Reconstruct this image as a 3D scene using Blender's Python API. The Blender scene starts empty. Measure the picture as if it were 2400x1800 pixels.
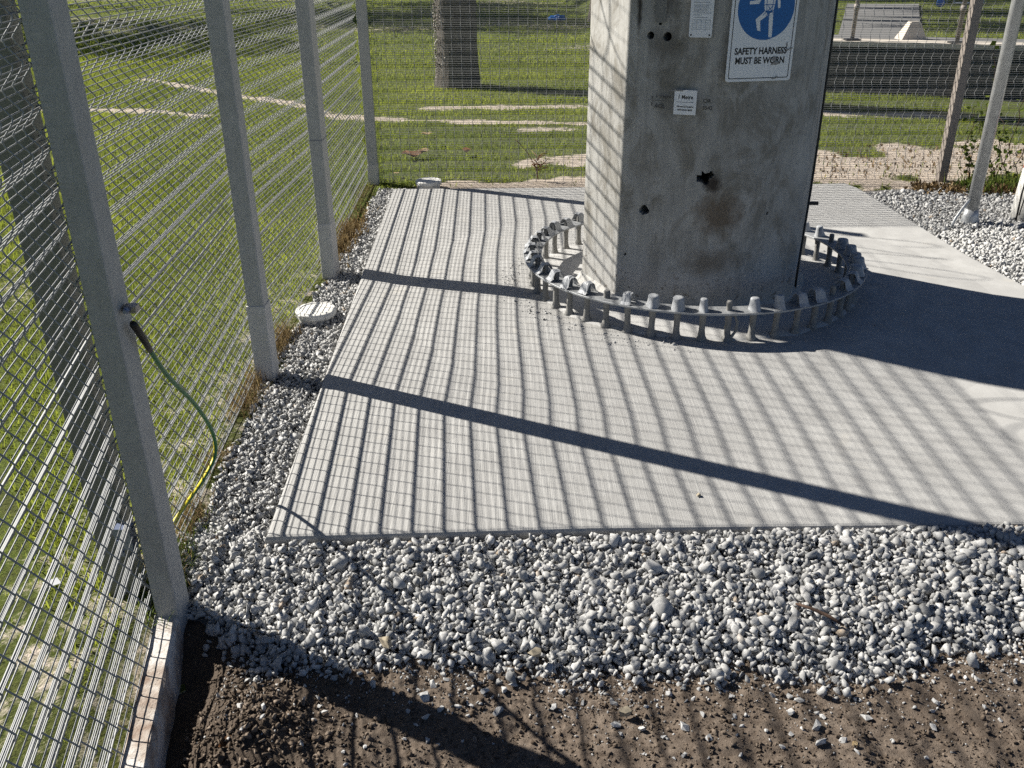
import bpy, bmesh, math, random
import numpy as np
from mathutils import Vector, Matrix, noise as mnoise
R_ = math.radians
rng = np.random.default_rng(7)
random.seed(7)
SC = bpy.context.scene
COL = SC.collection

# ------------------------------------------------------------------ camera
cam = bpy.data.cameras.new('camera')
cam.sensor_fit = 'HORIZONTAL'
cam.sensor_width = 36.0
cam.lens = 31.43
cam.clip_start = 0.02
cam.clip_end = 600
camo = bpy.data.objects.new('camera', cam)
COL.objects.link(camo)
_p, _r = R_(25.834), R_(-0.31)
_cp, _sp = math.cos(_p), math.sin(_p)
_f = Vector((0, _cp, -_sp)); _x0 = Vector((1, 0, 0)); _u0 = Vector((0, _sp, _cp))
_x = _x0 * math.cos(_r) + _u0 * math.sin(_r)
_u = -_x0 * math.sin(_r) + _u0 * math.cos(_r)
M = Matrix((_x, _u, -_f)).transposed().to_4x4()
M.translation = Vector((0, 0, 1.57))
camo.matrix_world = M
SC.camera = camo

# ------------------------------------------------------------------ light
SUN_AZ = R_(-26.3)          # direction the light travels on the ground
SUN_EL = R_(37.0)
world = bpy.data.worlds.new('World')
SC.world = world
world.use_nodes = True
wn = world.node_tree.nodes
sky = wn.new('ShaderNodeTexSky')
sky.sky_type = 'NISHITA'
sky.sun_disc = False
sky.sun_elevation = SUN_EL
sky.sun_rotation = math.atan2(-math.cos(SUN_AZ), -math.sin(SUN_AZ))
sky.air_density = 0.36
sky.dust_density = 0.1
sky.ozone_density = 1.5
wn['Background'].inputs['Strength'].default_value = 0.05
world.node_tree.links.new(sky.outputs[0], wn['Background'].inputs['Color'])
sun = bpy.data.lights.new('sun', 'SUN')
sun.energy = 5.0
sun.angle = R_(0.5)
sun.color = (1.0, 0.955, 0.88)
suno = bpy.data.objects.new('sun', sun)
COL.objects.link(suno)
_d = Vector((math.cos(SUN_AZ) * math.cos(SUN_EL), math.sin(SUN_AZ) * math.cos(SUN_EL), -math.sin(SUN_EL)))
suno.rotation_euler = _d.to_track_quat('-Z', 'Y').to_euler()
suno.location = (-8, 6, 8)
SC.view_settings.view_transform = 'Standard'
SC.view_settings.look = 'None'
SC.view_settings.gamma = 1.0
SC.view_settings.exposure = 1.05
SC.view_settings.use_curve_mapping = False
SC.render.engine = 'CYCLES'
SC.cycles.max_bounces = 5
SC.cycles.diffuse_bounces = 3
SC.cycles.glossy_bounces = 2
SC.cycles.transmission_bounces = 3
SC.cycles.use_denoising = False
SC.cycles.denoiser = 'OPENIMAGEDENOISE'
SC.cycles.denoising_input_passes = 'RGB_ALBEDO_NORMAL'
SC.cycles.denoising_prefilter = 'ACCURATE'

# ------------------------------------------------------------------ materials
class NT:
    def __init__(s, name):
        s.m = bpy.data.materials.new(name); s.m.use_nodes = True
        s.t = s.m.node_tree; s.n = s.t.nodes
        s.b = s.n['Principled BSDF']
    def new(s, ty, **k):
        n = s.n.new(ty)
        for a, v in k.items(): setattr(n, a, v)
        return n
    def link(s, a, b): s.t.links.new(a, b)
    def pos(s):
        return s.new('ShaderNodeNewGeometry').outputs['Position']
    def obj(s):
        return s.new('ShaderNodeTexCoord').outputs['Object']
    def mapping(s, vec, scale=(1, 1, 1), rot=(0, 0, 0), loc=(0, 0, 0)):
        n = s.new('ShaderNodeMapping'); s.link(vec, n.inputs[0])
        n.inputs['Scale'].default_value = scale; n.inputs['Rotation'].default_value = rot
        n.inputs['Location'].default_value = loc
        return n.outputs[0]
    def noise(s, vec, scale, detail=4, rough=.55, dist=0.0):
        n = s.new('ShaderNodeTexNoise'); s.link(vec, n.inputs['Vector'])
        n.inputs['Scale'].default_value = scale; n.inputs['Detail'].default_value = detail
        n.inputs['Roughness'].default_value = rough; n.inputs['Distortion'].default_value = dist
        return n.outputs['Fac']
    def ramp(s, fac, stops, interp='LINEAR'):
        n = s.new('ShaderNodeValToRGB'); s.link(fac, n.inputs[0])
        n.color_ramp.interpolation = interp
        e = n.color_ramp.elements
        while len(e) < len(stops): e.new(.5)
        for i, (p, c) in enumerate(stops):
            e[i].position = p
            e[i].color = (c, c, c, 1) if isinstance(c, (int, float)) else (*c, 1)
        return n.outputs['Color']
    def mix(s, fac, a, b, mode='MIX'):
        n = s.new('ShaderNodeMix', data_type='RGBA', blend_type=mode)
        for sock, v in ((n.inputs['Factor'], fac), (n.inputs[6], a), (n.inputs[7], b)):
            if isinstance(v, (int, float)): sock.default_value = v
            elif isinstance(v, tuple): sock.default_value = (*v, 1)
            else: s.link(v, sock)
        return n.outputs[2]
    def math(s, op, a, b=0.0, clamp=False):
        n = s.new('ShaderNodeMath', operation=op, use_clamp=clamp)
        for sock, v in ((n.inputs[0], a), (n.inputs[1], b)):
            if isinstance(v, (int, float)): sock.default_value = v
            else: s.link(v, sock)
        return n.outputs[0]
    def bump(s, h, strength=.4, dist=.01, normal=None):
        n = s.new('ShaderNodeBump'); s.link(h, n.inputs['Height'])
        n.inputs['Strength'].default_value = strength; n.inputs['Distance'].default_value = dist
        if normal is not None: s.link(normal, n.inputs['Normal'])
        s.link(n.outputs[0], s.b.inputs['Normal']); return n.outputs[0]
    def attr(s, name):
        n = s.new('ShaderNodeAttribute', attribute_name=name); return n.outputs['Fac']
    def done(s, col=None, rough=.8, metal=0.0, spec=.3):
        if col is not None:
            if isinstance(col, tuple): s.b.inputs['Base Color'].default_value = (*col, 1)
            else: s.link(col, s.b.inputs['Base Color'])
        if isinstance(rough, (int, float)): s.b.inputs['Roughness'].default_value = rough
        else: s.link(rough, s.b.inputs['Roughness'])
        s.b.inputs['Metallic'].default_value = metal
        s.b.inputs['Specular IOR Level'].default_value = spec
        return s.m

def plain(name, c, rough=.7, metal=0.0, spec=.3, var=.15, scale=30, bump=.15):
    t = NT(name); p = t.obj()
    n = t.noise(p, scale, 5)
    col = t.mix(n, tuple(v * (1 - var) for v in c), tuple(min(1, v * (1 + var)) for v in c))
    if bump: t.bump(n, bump, .003)
    return t.done(col, rough, metal, spec)

def m_slab():
    t = NT('broomed_concrete'); p = t.pos()
    big = t.noise(p, 1.3, 5, .6)
    mid = t.noise(p, 9, 6, .65)
    fine = t.noise(p, 160, 3, .6)
    br = t.noise(t.mapping(p, (150, 2.0, 30), (0, 0, R_(-2))), 1.0, 3, .6)
    br2 = t.noise(t.mapping(p, (420, 5.0, 30), (0, 0, R_(-2))), 1.0, 2, .6)
    x = t.new('ShaderNodeSeparateXYZ'); t.link(p, x.inputs[0])
    # the broom marks fade towards the smoother trowelled right side
    mask = t.ramp(t.math('ADD', t.math('MULTIPLY', x.outputs[0], .35), t.math('MULTIPLY', big, .5)), [(.38, 1.0), (.78, .12)])
    c = t.ramp(big, [(.3, (.375, .37, .355)), (.7, (.455, .45, .43))])
    c = t.mix(t.ramp(mid, [(.35, 1.0), (.62, 0.0)]), c, (.35, .345, .33), 'MIX')
    c = t.mix(t.math('MULTIPLY', mask, t.ramp(br, [(.38, .42), (.6, 0.0)])), c, (.27, .265, .255))
    c = t.mix(t.ramp(fine, [(.28, .5), (.4, 0.0)]), c, (.25, .245, .235))
    pits = t.new('ShaderNodeTexVoronoi'); t.link(p, pits.inputs['Vector']); pits.inputs['Scale'].default_value = 55
    pit = t.ramp(pits.outputs['Distance'], [(.05, 1.0), (.11, 0.0)])
    gate = t.ramp(t.noise(p, 14, 2), [(.62, 0.0), (.68, 1.0)])
    c = t.mix(t.math('MULTIPLY', pit, gate), c, (.12, .118, .11))
    st = t.noise(p, 2.2, 6, .7, 1.2)
    c = t.mix(t.ramp(st, [(.6, 0.0), (.75, .55)]), c, (.50, .47, .41))
    h = t.math('ADD', t.math('MULTIPLY', t.math('ADD', br, br2), mask), t.math('ADD', t.math('MULTIPLY', fine, .35), t.math('MULTIPLY', mid, .8)))
    h = t.math('SUBTRACT', h, t.math('MULTIPLY', t.math('MULTIPLY', pit, gate), 1.4))
    t.bump(h, .5, .0035)
    return t.done(c, .85, 0, .25)

def m_pole():
    t = NT('weathered_pole_concrete'); p = t.obj()
    streak = t.noise(t.mapping(p, (38, 38, 2.2)), 1.0, 5, .65)
    fine = t.noise(t.mapping(p, (150, 150, 12)), 1.0, 3, .6)
    big = t.noise(p, 3.2, 6, .65, .6)
    blot = t.noise(t.mapping(p, (5, 5, 3.2), loc=(3.1, 1.2, .4)), 1.0, 7, .7, 1.0)
    c = t.ramp(big, [(.3, (.31, .305, .285)), (.7, (.46, .45, .42))])
    c = t.mix(t.ramp(streak, [(.4, .32), (.6, 0.0)]), c, (.24, .23, .21))
    c = t.mix(t.ramp(fine, [(.30, .35), (.45, 0.0)]), c, (.2, .195, .18))
    c = t.mix(t.ramp(blot, [(.47, 0.0), (.60, .75)]), c, (.19, .175, .145))
    bl2 = t.noise(t.mapping(p, (9, 9, 5), loc=(7, 2, 9)), 1.0, 7, .75, 1.5)
    c = t.mix(t.ramp(bl2, [(.54, 0.0), (.66, .55)]), c, (.48, .475, .45))
    z = t.new('ShaderNodeSeparateXYZ'); t.link(p, z.inputs[0])
    low = t.ramp(t.math('ADD', z.outputs[2], t.math('MULTIPLY', t.noise(p, 6, 5), .35)), [(.30, 1.0), (.55, 0.0)])
    spk = t.noise(p, 34, 3, .7)
    c = t.mix(t.math('MULTIPLY', low, .55), c, (.43, .425, .41))
    c = t.mix(t.math('MULTIPLY', low, t.ramp(spk, [(.58, 0.0), (.66, .8)])), c, (.14, .12, .095))
    # brown leak stain below the broken hole on the front and dark runs beside the old holes
    def spot(cx, cz, sx, sz, a, b, colr):
        v = t.mapping(p, (1 / sx, 0, 1 / sz), loc=(-cx / sx, 0, -cz / sz))
        ln = t.new('ShaderNodeVectorMath', operation='LENGTH'); t.link(v, ln.inputs[0])
        d = t.math('ADD', ln.outputs['Value'], t.math('MULTIPLY', t.math('SUBTRACT', t.noise(p, 15, 6, .75), .5), 1.7))
        return t.ramp(d, [(a, 1.0), (b, 0.0)])
    c0 = c
    c = t.mix(t.math('MULTIPLY', spot(.00, .52, .13, .12, .35, 1.15, 0), .72), c, (.12, .082, .048))
    c = t.mix(t.math('MULTIPLY', spot(-.05, .66, .05, .05, .3, 1.2, 0), .9), c, (.035, .025, .018))
    c = t.mix(t.math('MULTIPLY', spot(-.02, .30, .16, .08, .3, 1.2, 0), .55), c, (.12, .085, .05))
    c = t.mix(t.math('MULTIPLY', spot(-.27, 1.22, .09, .09, .3, 1.2, 0), .6), c, (.10, .085, .065))
    c = t.mix(t.math('MULTIPLY', spot(-.25, 1.05, .055, .22, .3, 1.2, 0), .5), c, (.13, .12, .095))
    c = t.mix(t.math('MULTIPLY', spot(-.33, .38, .035, .16, .3, 1.0, 0), .5), c, (.36, .35, .32))
    c = t.mix(t.math('MULTIPLY', spot(-.385, 1.36, .012, .14, .2, 1.3, 0), .9), c, (.03, .025, .02))
    c = t.mix(t.math('MULTIPLY', spot(-.27, 1.40, .05, .10, .2, 1.2, 0), .6), c, (.06, .05, .04))
    h = t.math('ADD', t.math('MULTIPLY', streak, .6), t.math('ADD', t.math('MULTIPLY', fine, .7), t.math('MULTIPLY', spk, .6)))
    t.bump(h, .45, .004)
    return t.done(c, .88, 0, .2)

def m_stone():
    t = NT('crushed_grey_stone'); p = t.pos()
    a = t.attr('tone')
    n = t.noise(p, 130, 4, .65)
    c = t.ramp(a, [(0.0, (.25, .25, .245)), (.12, (.36, .36, .35)), (.75, (.50, .495, .48)), (.985, (.60, .59, .57)), (.992, (.40, .33, .25)), (1.0, (.34, .26, .19))])
    c = t.mix(t.ramp(n, [(.36, .5), (.58, 0.0)]), c, (.26, .26, .255))
    t.bump(t.noise(p, 260, 4, .7), .25, .003)
    return t.done(c, .85, 0, .25)

def m_soil():
    t = NT('brown_soil'); p = t.pos()
    n1 = t.noise(p, 5, 6, .65); n2 = t.noise(p, 60, 6, .7); n3 = t.noise(p, 300, 3, .7)
    c = t.ramp(n1, [(.3, (.120, .094, .073)), (.7, (.215, .174, .138))])
    c = t.mix(t.ramp(n2, [(.35, .7), (.55, 0.0)]), c, (.095, .07, .052))
    c = t.mix(t.ramp(n3, [(.58, 0.0), (.72, .6)]), c, (.31, .255, .20))
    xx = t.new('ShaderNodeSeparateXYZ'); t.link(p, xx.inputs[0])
    left_dark = t.ramp(t.math('ADD', t.math('MULTIPLY', xx.outputs[0], -1.0), t.math('MULTIPLY', n1, .7)), [(.55, 0.0), (.95, .75)])  # soil colour gets darker towards the left, with a noisy border
    c = t.mix(left_dark, c, (.055, .042, .032))
    t.bump(t.math('ADD', n2, t.math('MULTIPLY', n3, .5)), .6, .010)
    return t.done(c, .95, 0, .1)

def m_clod():
    t = NT('soil_clod'); p = t.pos()
    c = t.ramp(t.attr('tone'), [(0, (.085, .066, .05)), (.6, (.165, .13, .10)), (1, (.27, .22, .175))])
    n = t.noise(p, 160, 4, .7)
    c = t.mix(t.ramp(n, [(.35, .6), (.6, 0.0)]), c, (.07, .05, .035))
    t.bump(n, .6, .004)
    return t.done(c, .95, 0, .1)

def m_lawn():
    t = NT('lawn_ground'); p = t.pos()
    bare = t.attr('bare')
    n1 = t.noise(p, .8, 5, .6); n2 = t.noise(p, 9, 6, .7); n3 = t.noise(p, 70, 4, .75)
    g = t.ramp(n1, [(.3, (.090, .122, .022)), (.7, (.150, .185, .032))])
    g = t.mix(t.ramp(n2, [(.4, .65), (.6, 0.0)]), g, (.075, .07, .03))
    g = t.mix(t.ramp(n3, [(.38, .6), (.58, 0.0)]), g, (.030, .042, .012))
    s = t.ramp(n2, [(.3, (.40, .335, .27)), (.7, (.56, .485, .41))])
    s = t.mix(t.ramp(n3, [(.3, .55), (.5, 0.0)]), s, (.24, .19, .13))
    f = t.math('ADD', bare, t.math('MULTIPLY', t.math('SUBTRACT', n2, .5), 1.7))
    f = t.math('ADD', f, t.math('MULTIPLY', t.math('SUBTRACT', n3, .5), .6))
    c = t.mix(t.ramp(f, [(.36, 0.0), (.66, 1.0)]), g, s)
    t.bump(t.math('ADD', n2, n3), .8, .02)
    return t.done(c, .95, 0, .1)

def m_leaf(name, c0, c1, trans=.45):
    t = NT(name); a = t.attr('tone')
    c = t.ramp(a, [(0, c0), (1, c1)])
    t.done(c, .6, 0, .25)
    tr = t.new('ShaderNodeBsdfTranslucent'); t.link(c, tr.inputs[0])
    mx = t.new('ShaderNodeMixShader'); mx.inputs[0].default_value = trans
    out = t.n['Material Output']
    t.link(t.b.outputs[0], mx.inputs[1]); t.link(tr.outputs[0], mx.inputs[2]); t.link(mx.outputs[0], out.inputs[0])
    return t.m

def m_steel(name, c, rough=.5, metal=.55, spot=.35):
    t = NT(name); p = t.obj()
    n = t.noise(t.mapping(p, (1, 1, .5)), 38, 5, .65); n2 = t.noise(p, 6, 4)
    v = t.new('ShaderNodeTexVoronoi'); t.link(p, v.inputs['Vector']); v.inputs['Scale'].default_value = 60
    c1 = t.mix(n2, tuple(x * .82 for x in c), tuple(x * 1.15 for x in c))
    c1 = t.mix(t.ramp(n, [(.4, spot), (.62, 0.0)]), c1, tuple(x * .55 for x in c))
    c1 = t.mix(t.math('MULTIPLY', v.outputs['Distance'], .25), c1, tuple(min(1, x * 1.4) for x in c))
    t.bump(n, .12, .002)
    return t.done(c1, t.math('ADD', t.math('MULTIPLY', n, .25), rough - .1), metal, .4)

def m_kerb():
    t = NT('soiled_strip_concrete'); p = t.pos()
    n = t.noise(p, 9, 5, .65); f = t.noise(p, 120, 4, .7)
    c = t.ramp(n, [(.38, (.25, .185, .145)), (.50, (.42, .37, .32)), (.60, (.58, .555, .52))])
    c = t.mix(t.ramp(f, [(.3, .9), (.42, 0.0)]), c, (.12, .09, .07))
    t.bump(f, .6, .006)
    return t.done(c, .92, 0, .15)

def m_trunk():
    t = NT('palm_bark'); p = t.obj()
    n = t.noise(t.mapping(p, (14, 14, 5)), 1.0, 6, .7); n2 = t.noise(p, 60, 4, .7)
    c = t.ramp(n, [(.3, (.07, .06, .05)), (.6, (.17, .15, .125)), (.8, (.27, .245, .21))])
    t.bump(t.math('ADD', n, n2), .9, .03)
    return t.done(c, .95, 0, .1)

def m_asphalt():
    t = NT('grey_asphalt'); p = t.pos()
    n = t.noise(p, 4, 5, .6); f = t.noise(p, 90, 3, .7)
    c = t.mix(n, (.13, .128, .125), (.19, .187, .18))
    c = t.mix(t.ramp(f, [(.5, 0.0), (.7, .4)]), c, (.26, .255, .25))
    t.bump(f, .5, .006)
    return t.done(c, .9, 0, .2)

def m_cable():
    t = NT('green_yellow_cable'); p = t.attr('around')
    w = t.ramp(p, [(.0, (.012, .13, .045)), (.60, (.012, .13, .045)), (.62, (.62, .52, .03)), (1.0, (.62, .52, .03))], 'CONSTANT')
    return t.done(w, .4, 0, .4)

MAT = dict(
    slab=m_slab(), pole=m_pole(), stone=m_stone(), soil=m_soil(), clod=m_clod(), lawn=m_lawn(),
    grass=m_leaf('grass_blade', (.11, .15, .018), (.38, .42, .06), .5),
    dry=m_leaf('dry_grass', (.14, .085, .035), (.36, .27, .13), .35),
    vine=m_leaf('vine_leaf', (.045, .080, .016), (.22, .28, .05), .5),
    frond=m_leaf('palm_frond', (.03, .055, .015), (.08, .12, .03), .3),
    litter=m_leaf('leaf_litter', (.07, .045, .02), (.28, .19, .09), .2),
    post=m_steel('galvanised_post', (.40, .40, .385), .6, .1, .25),
    postlow=plain('cement_coated_post_foot', (.52, .505, .475), .85, 0, .2, .2, 18, .3),
    backpost=m_steel('olive_back_post', (.20, .20, .17), .6, .2, .3),
    brown=m_steel('brown_grey_post', (.27, .235, .205), .6, .2, .3),
    wire=m_steel('galvanised_wire', (.31, .315, .31), .55, .2, .3),
    pipe=m_steel('galvanised_pipe', (.47, .48, .48), .45, .5, .5),
    plate=m_steel('dusty_steel_plate', (.36, .37, .375), .55, .45, .55),
    bolt=plain('mortar_spattered_bolt', (.235, .23, .215), .8, .1, .3, .4, 60, .6),
    tape=plain('grey_tape', (.34, .35, .36), .5, 0, .45, .25, 70, .4),
    grout=plain('pale_grout', (.45, .445, .43), .92, 0, .15, .18, 22, .6),
    mortar=plain('mortar_lump', (.42, .41, .385), .92, 0, .15, .25, 40, .8),
    white=plain('sign_white', (.78, .79, .80), .35, 0, .45, .04, 9, 0),
    label=plain('label_white', (.80, .81, .82), .45, 0, .4, .05, 20, 0),
    black=plain('print_black', (.014, .014, .016), .45, 0, .4, .1, 30, 0),
    faded=plain('faded_print', (.06, .06, .06), .6, 0, .3, .4, 60, 0),
    greyprint=plain('grey_print', (.22, .23, .25), .5, 0, .3, .1, 30, 0),
    blue=plain('sign_blue', (.010, .115, .36), .35, 0, .45, .06, 12, 0),
    scuff=plain('scuffed_grime', (.30, .29, .28), .7, 0, .2, .4, 60, 0),
    darkpatch=plain('dark_residue', (.045, .05, .06), .6, 0, .3, .3, 20, .2),
    filler=plain('repair_filler', (.21, .205, .19), .9, 0, .15, .12, 30, .3),
    pvc=plain('dusty_white_plastic', (.66, .645, .60), .6, 0, .35, .15, 25, .2),
    kerb=m_kerb(), trunk=m_trunk(), asphalt=m_asphalt(), cable=m_cable(),
    sleeve=plain('black_heat_shrink', (.008, .008, .009), .45, 0, .4, .1, 30, .1),
    lug=plain('tinned_lug', (.30, .28, .27), .4, .7, .5, .2, 80, .2),
    boltblue=plain('zinc_bolt', (.22, .26, .38), .35, .6, .5, .1, 60, 0),
    wall=plain('dark_green_screen', (.022, .032, .028), .85, 0, .15, .35, 6, .3),
    cream=plain('pale_kerb_concrete', (.52, .47, .40), .9, 0, .2, .12, 10, .3),
    redband=plain('weathered_red_paint', (.34, .10, .07), .7, 0, .3, .3, 25, .3),
    bagblue=plain('blue_plastic_bag', (.03, .22, .62), .35, 0, .5, .2, 40, .4),
    leaf=plain('dry_brown_leaf', (.22, .12, .06), .8, 0, .2, .4, 40, .3),
    paleleaf=plain('pale_dry_leaf', (.42, .33, .2), .8, 0, .2, .3, 40, .3),
    stick=plain('brown_twig', (.085, .055, .04), .85, 0, .2, .3, 60, .4),
    tanrock=plain('tan_rock', (.33, .285, .21), .92, 0, .15, .3, 30, .8),
    darkcable=plain('black_cable', (.02, .018, .016), .5, 0, .4, .2, 30, .1),
)

# ------------------------------------------------------------------ mesh helpers
def link(name, me, m=None, parent=None, smooth=False):
    o = bpy.data.objects.new(name, me)
    COL.objects.link(o)
    if m is not None and len(me.materials) == 0: me.materials.append(m)
    if parent is not None: o.parent = parent
    if smooth:
        me.polygons.foreach_set('use_smooth', np.ones(len(me.polygons), bool))
    return o
def pyd(name, v, f, m=None, parent=None, smooth=False):
    me = bpy.data.meshes.new(name); me.from_pydata([tuple(x) for x in v], [], f); me.update()
    return link(name, me, m, parent, smooth)
def frombm(name, bm, m=None, parent=None, smooth=False, normals=True):
    if normals: bmesh.ops.recalc_face_normals(bm, faces=bm.faces)
    me = bpy.data.meshes.new(name); bm.to_mesh(me); bm.free()
    return link(name, me, m, parent, smooth)
def empty(name, loc, rz=0):
    o = bpy.data.objects.new(name, None); COL.objects.link(o); o.location = loc; o.rotation_euler = (0, 0, rz)
    o.empty_display_size = .1
    return o
def tag(o, label=None, cat=None, group=None, kind=None):
    if label: o['label'] = label
    if cat: o['category'] = cat
    if group: o['group'] = group
    if kind: o['kind'] = kind
    return o
def trimesh(name, verts, tris, m=None, parent=None, tone=None, smooth=False):
    """verts (n,3), tris (k,3) numpy; tone per vertex"""
    me = bpy.data.meshes.new(name)
    verts = np.ascontiguousarray(verts, np.float32); tris = np.ascontiguousarray(tris, np.int32)
    me.vertices.add(len(verts)); me.vertices.foreach_set('co', verts.ravel())
    me.loops.add(tris.size); me.loops.foreach_set('vertex_index', tris.ravel())
    me.polygons.add(len(tris)); me.polygons.foreach_set('loop_start', np.arange(0, tris.size, 3, dtype=np.int32))
    me.update(calc_edges=True)
    if tone is not None:
        a = me.attributes.new('tone', 'FLOAT', 'POINT'); a.data.foreach_set('value', np.ascontiguousarray(tone, np.float32))
    return link(name, me, m, parent, smooth)
def add_box(bm, lo, hi, mat=None, bevel=0.0):
    r = bmesh.ops.create_cube(bm, size=1)
    vs = r['verts']
    for v in vs:
        v.co = Vector([lo[i] + (v.co[i] + .5) * (hi[i] - lo[i]) for i in range(3)])
        if mat is not None: v.co = mat @ v.co
    if bevel > 0:
        es = list({e for v in vs for e in v.link_edges})
        bmesh.ops.bevel(bm, geom=es, offset=bevel, segments=2, affect='EDGES', profile=.6)
def tube(bm, pts, rad, n=6, cap=True, closed=False):
    """tube along pts; rad float or list"""
    pts = [Vector(p) for p in pts]; k = len(pts)
    rad = [rad] * k if isinstance(rad, (int, float)) else rad
    rings = []; prev = None
    for i, p in enumerate(pts):
        d = (pts[min(i + 1, k - 1)] - pts[max(i - 1, 0)]).normalized()
        if prev is None:
            a = d.cross(Vector((0, 0, 1)))
            if a.length < 1e-3: a = d.cross(Vector((0, 1, 0)))
            a.normalize()
        else:
            a = (prev - d * prev.dot(d)).normalized()
        prev = a; b = d.cross(a)
        rings.append([bm.verts.new(p + (a * math.cos(t) + b * math.sin(t)) * rad[i]) for t in [2 * math.pi * j / n for j in range(n)]])
    for r0, r1 in zip(rings, rings[1:]):
        for j in range(n): bm.faces.new((r0[j], r0[(j + 1) % n], r1[(j + 1) % n], r1[j]))
    if cap:
        bm.faces.new(rings[0][::-1]); bm.faces.new(rings[-1])
    return rings
def lathe(bm, prof, n=24, center=(0, 0, 0), cap=True, wob=None):
    rings = []
    for (r, z) in prof:
        ring = []
        for j in range(n):
            t = 2 * math.pi * j / n
            rr = r * (1 + (wob(t, z) if wob else 0))
            ring.append(bm.verts.new((center[0] + rr * math.cos(t), center[1] + rr * math.sin(t), center[2] + z)))
        rings.append(ring)
    for r0, r1 in zip(rings, rings[1:]):
        for j in range(n): bm.faces.new((r0[j], r0[(j + 1) % n], r1[(j + 1) % n], r1[j]))
    if cap:
        bm.faces.new(rings[0][::-1]); bm.faces.new(rings[-1])
def sm(a, b, x):
    t = np.clip((x - a) / (b - a), 0, 1); return t * t * (3 - 2 * t)
_tab = rng.random((64, 64))
def vnoise(x, y, s=1.0):
    x = np.asarray(x, float) * s; y = np.asarray(y, float) * s
    i = np.floor(x).astype(int); j = np.floor(y).astype(int); u = x - i; v = y - j
    u = u * u * (3 - 2 * u); v = v * v * (3 - 2 * v)
    g = lambda a, b: _tab[a % 64, b % 64]
    return (g(i, j) * (1 - u) + g(i + 1, j) * u) * (1 - v) + (g(i, j + 1) * (1 - u) + g(i + 1, j + 1) * u) * v
def fbm(x, y, s=1.0, o=4):
    r = 0; a = .5; tot = 0
    for k in range(o):
        r = r + a * vnoise(np.asarray(x) + 17.3 * k, np.asarray(y) + 9.1 * k, s * 2 ** k); tot += a; a *= .5
    return r / tot
def grid(name, x0, x1, y0, y1, step, zf, m, attrs=None, smooth=True):
    xs = np.arange(x0, x1 + step * .5, step); ys = np.arange(y0, y1 + step * .5, step)
    X, Y = np.meshgrid(xs, ys); Z = zf(X, Y) + 0 * X
    v = np.stack([X.ravel(), Y.ravel(), Z.ravel()], 1)
    nx, ny = len(xs), len(ys)
    i = (np.arange(ny - 1)[:, None] * nx + np.arange(nx - 1)[None, :]).ravel()
    t = np.concatenate([np.stack([i, i + 1, i + nx + 1], 1), np.stack([i, i + nx + 1, i + nx], 1)])
    o = trimesh(name, v, t, m, None, None, smooth)
    for k, fn in (attrs or {}).items():
        a = o.data.attributes.new(k, 'FLOAT', 'POINT'); a.data.foreach_set('value', np.ascontiguousarray(fn(X, Y).ravel(), np.float32))
    return o

# ------------------------------------------------------------------ terrain functions
FAR_Y = 6.80
def wall_y(x): return 11.197 - .3735 * (x - 3.92)
def seg_d(x, y, pts):
    d = np.full(np.shape(x), 9.0)
    for (ax, ay), (bx, by) in zip(pts, pts[1:]):
        ex, ey = bx - ax, by - ay
        t = np.clip(((x - ax) * ex + (y - ay) * ey) / (ex * ex + ey * ey), 0, 1)
        d = np.minimum(d, np.hypot(x - ax - t * ex, y - ay - t * ey))
    return d
def bare(x, y):
    x = np.asarray(x, float); y = np.asarray(y, float)
    b = np.zeros(np.shape(x))
    def band(pts, w, a=1.0):
        nonlocal b
        d = seg_d(x, y, pts) + (fbm(x, y, 2.3, 4) - .5) * w * 2.6
        b = np.maximum(b, a * (1 - sm(w * .5, w * 1.25, d)))
    band([(-6, 10.85), (-4.84, 10.55), (-3.9, 10.4), (-3.4, 10.1)], .15, .8)
    band([(-5.2, 13.3), (-3.6, 11.7), (-2.5, 10.85), (-1.9, 9.95), (-1.48, 9.8), (-.6, 9.62), (.77, 9.46), (3, 9.2)], .12, .8)
    band([(-.9, 10.45), (.0, 10.55), (.87, 10.6), (3.6, 9.95), (5.5, 9.5)], .13, .8)
    band([(.25, 9.15), (1.2, 9.1), (2.4, 8.6)], .16, .75)
    band([(.2, 7.55), (1.2, 7.6), (2.4, 7.4)], .34, .85)
    band([(2.2, 7.35), (3.2, 7.3), (4.0, 7.4), (5.5, 7.4)], .75, 1.0)
    band([(-.5, 6.72), (.4, 6.85), (1.5, 7.0), (3.2, 6.8)], .20, 1.0)
    b = np.maximum(b, .34 * sm(.5, .75, vnoise(x + 5, y + 3, .55)) * (1 - sm(-1.0, -.4, x)) * (1 - sm(5.5, 7.0, y)))
    b = np.maximum(b, .62 * (1 - sm(-1.30, -1.12, -x * 1.0 - 2.24)) * 0)
    b = np.maximum(b, .38 * sm(-1.75, -1.15, x) * (1 - sm(4.0, 6.2, y)) * (1 - sm(-.9, -.8, x)))
    return b
def lawn_z(x, y):
    z = -.035 + .02 * (fbm(x, y, .7, 3) - .5) + .03 * (fbm(x, y, 3.0, 2) - .5) * .4
    bank = sm(-1.6, 0.0, y - wall_y(x)) * .06 * sm(2.0, 3.2, x)
    # the ground inside the fence and under the slab sits lower
    z = np.where((x > -1.0) & (y < 6.62), -.16, z)
    return z + bank

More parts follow.
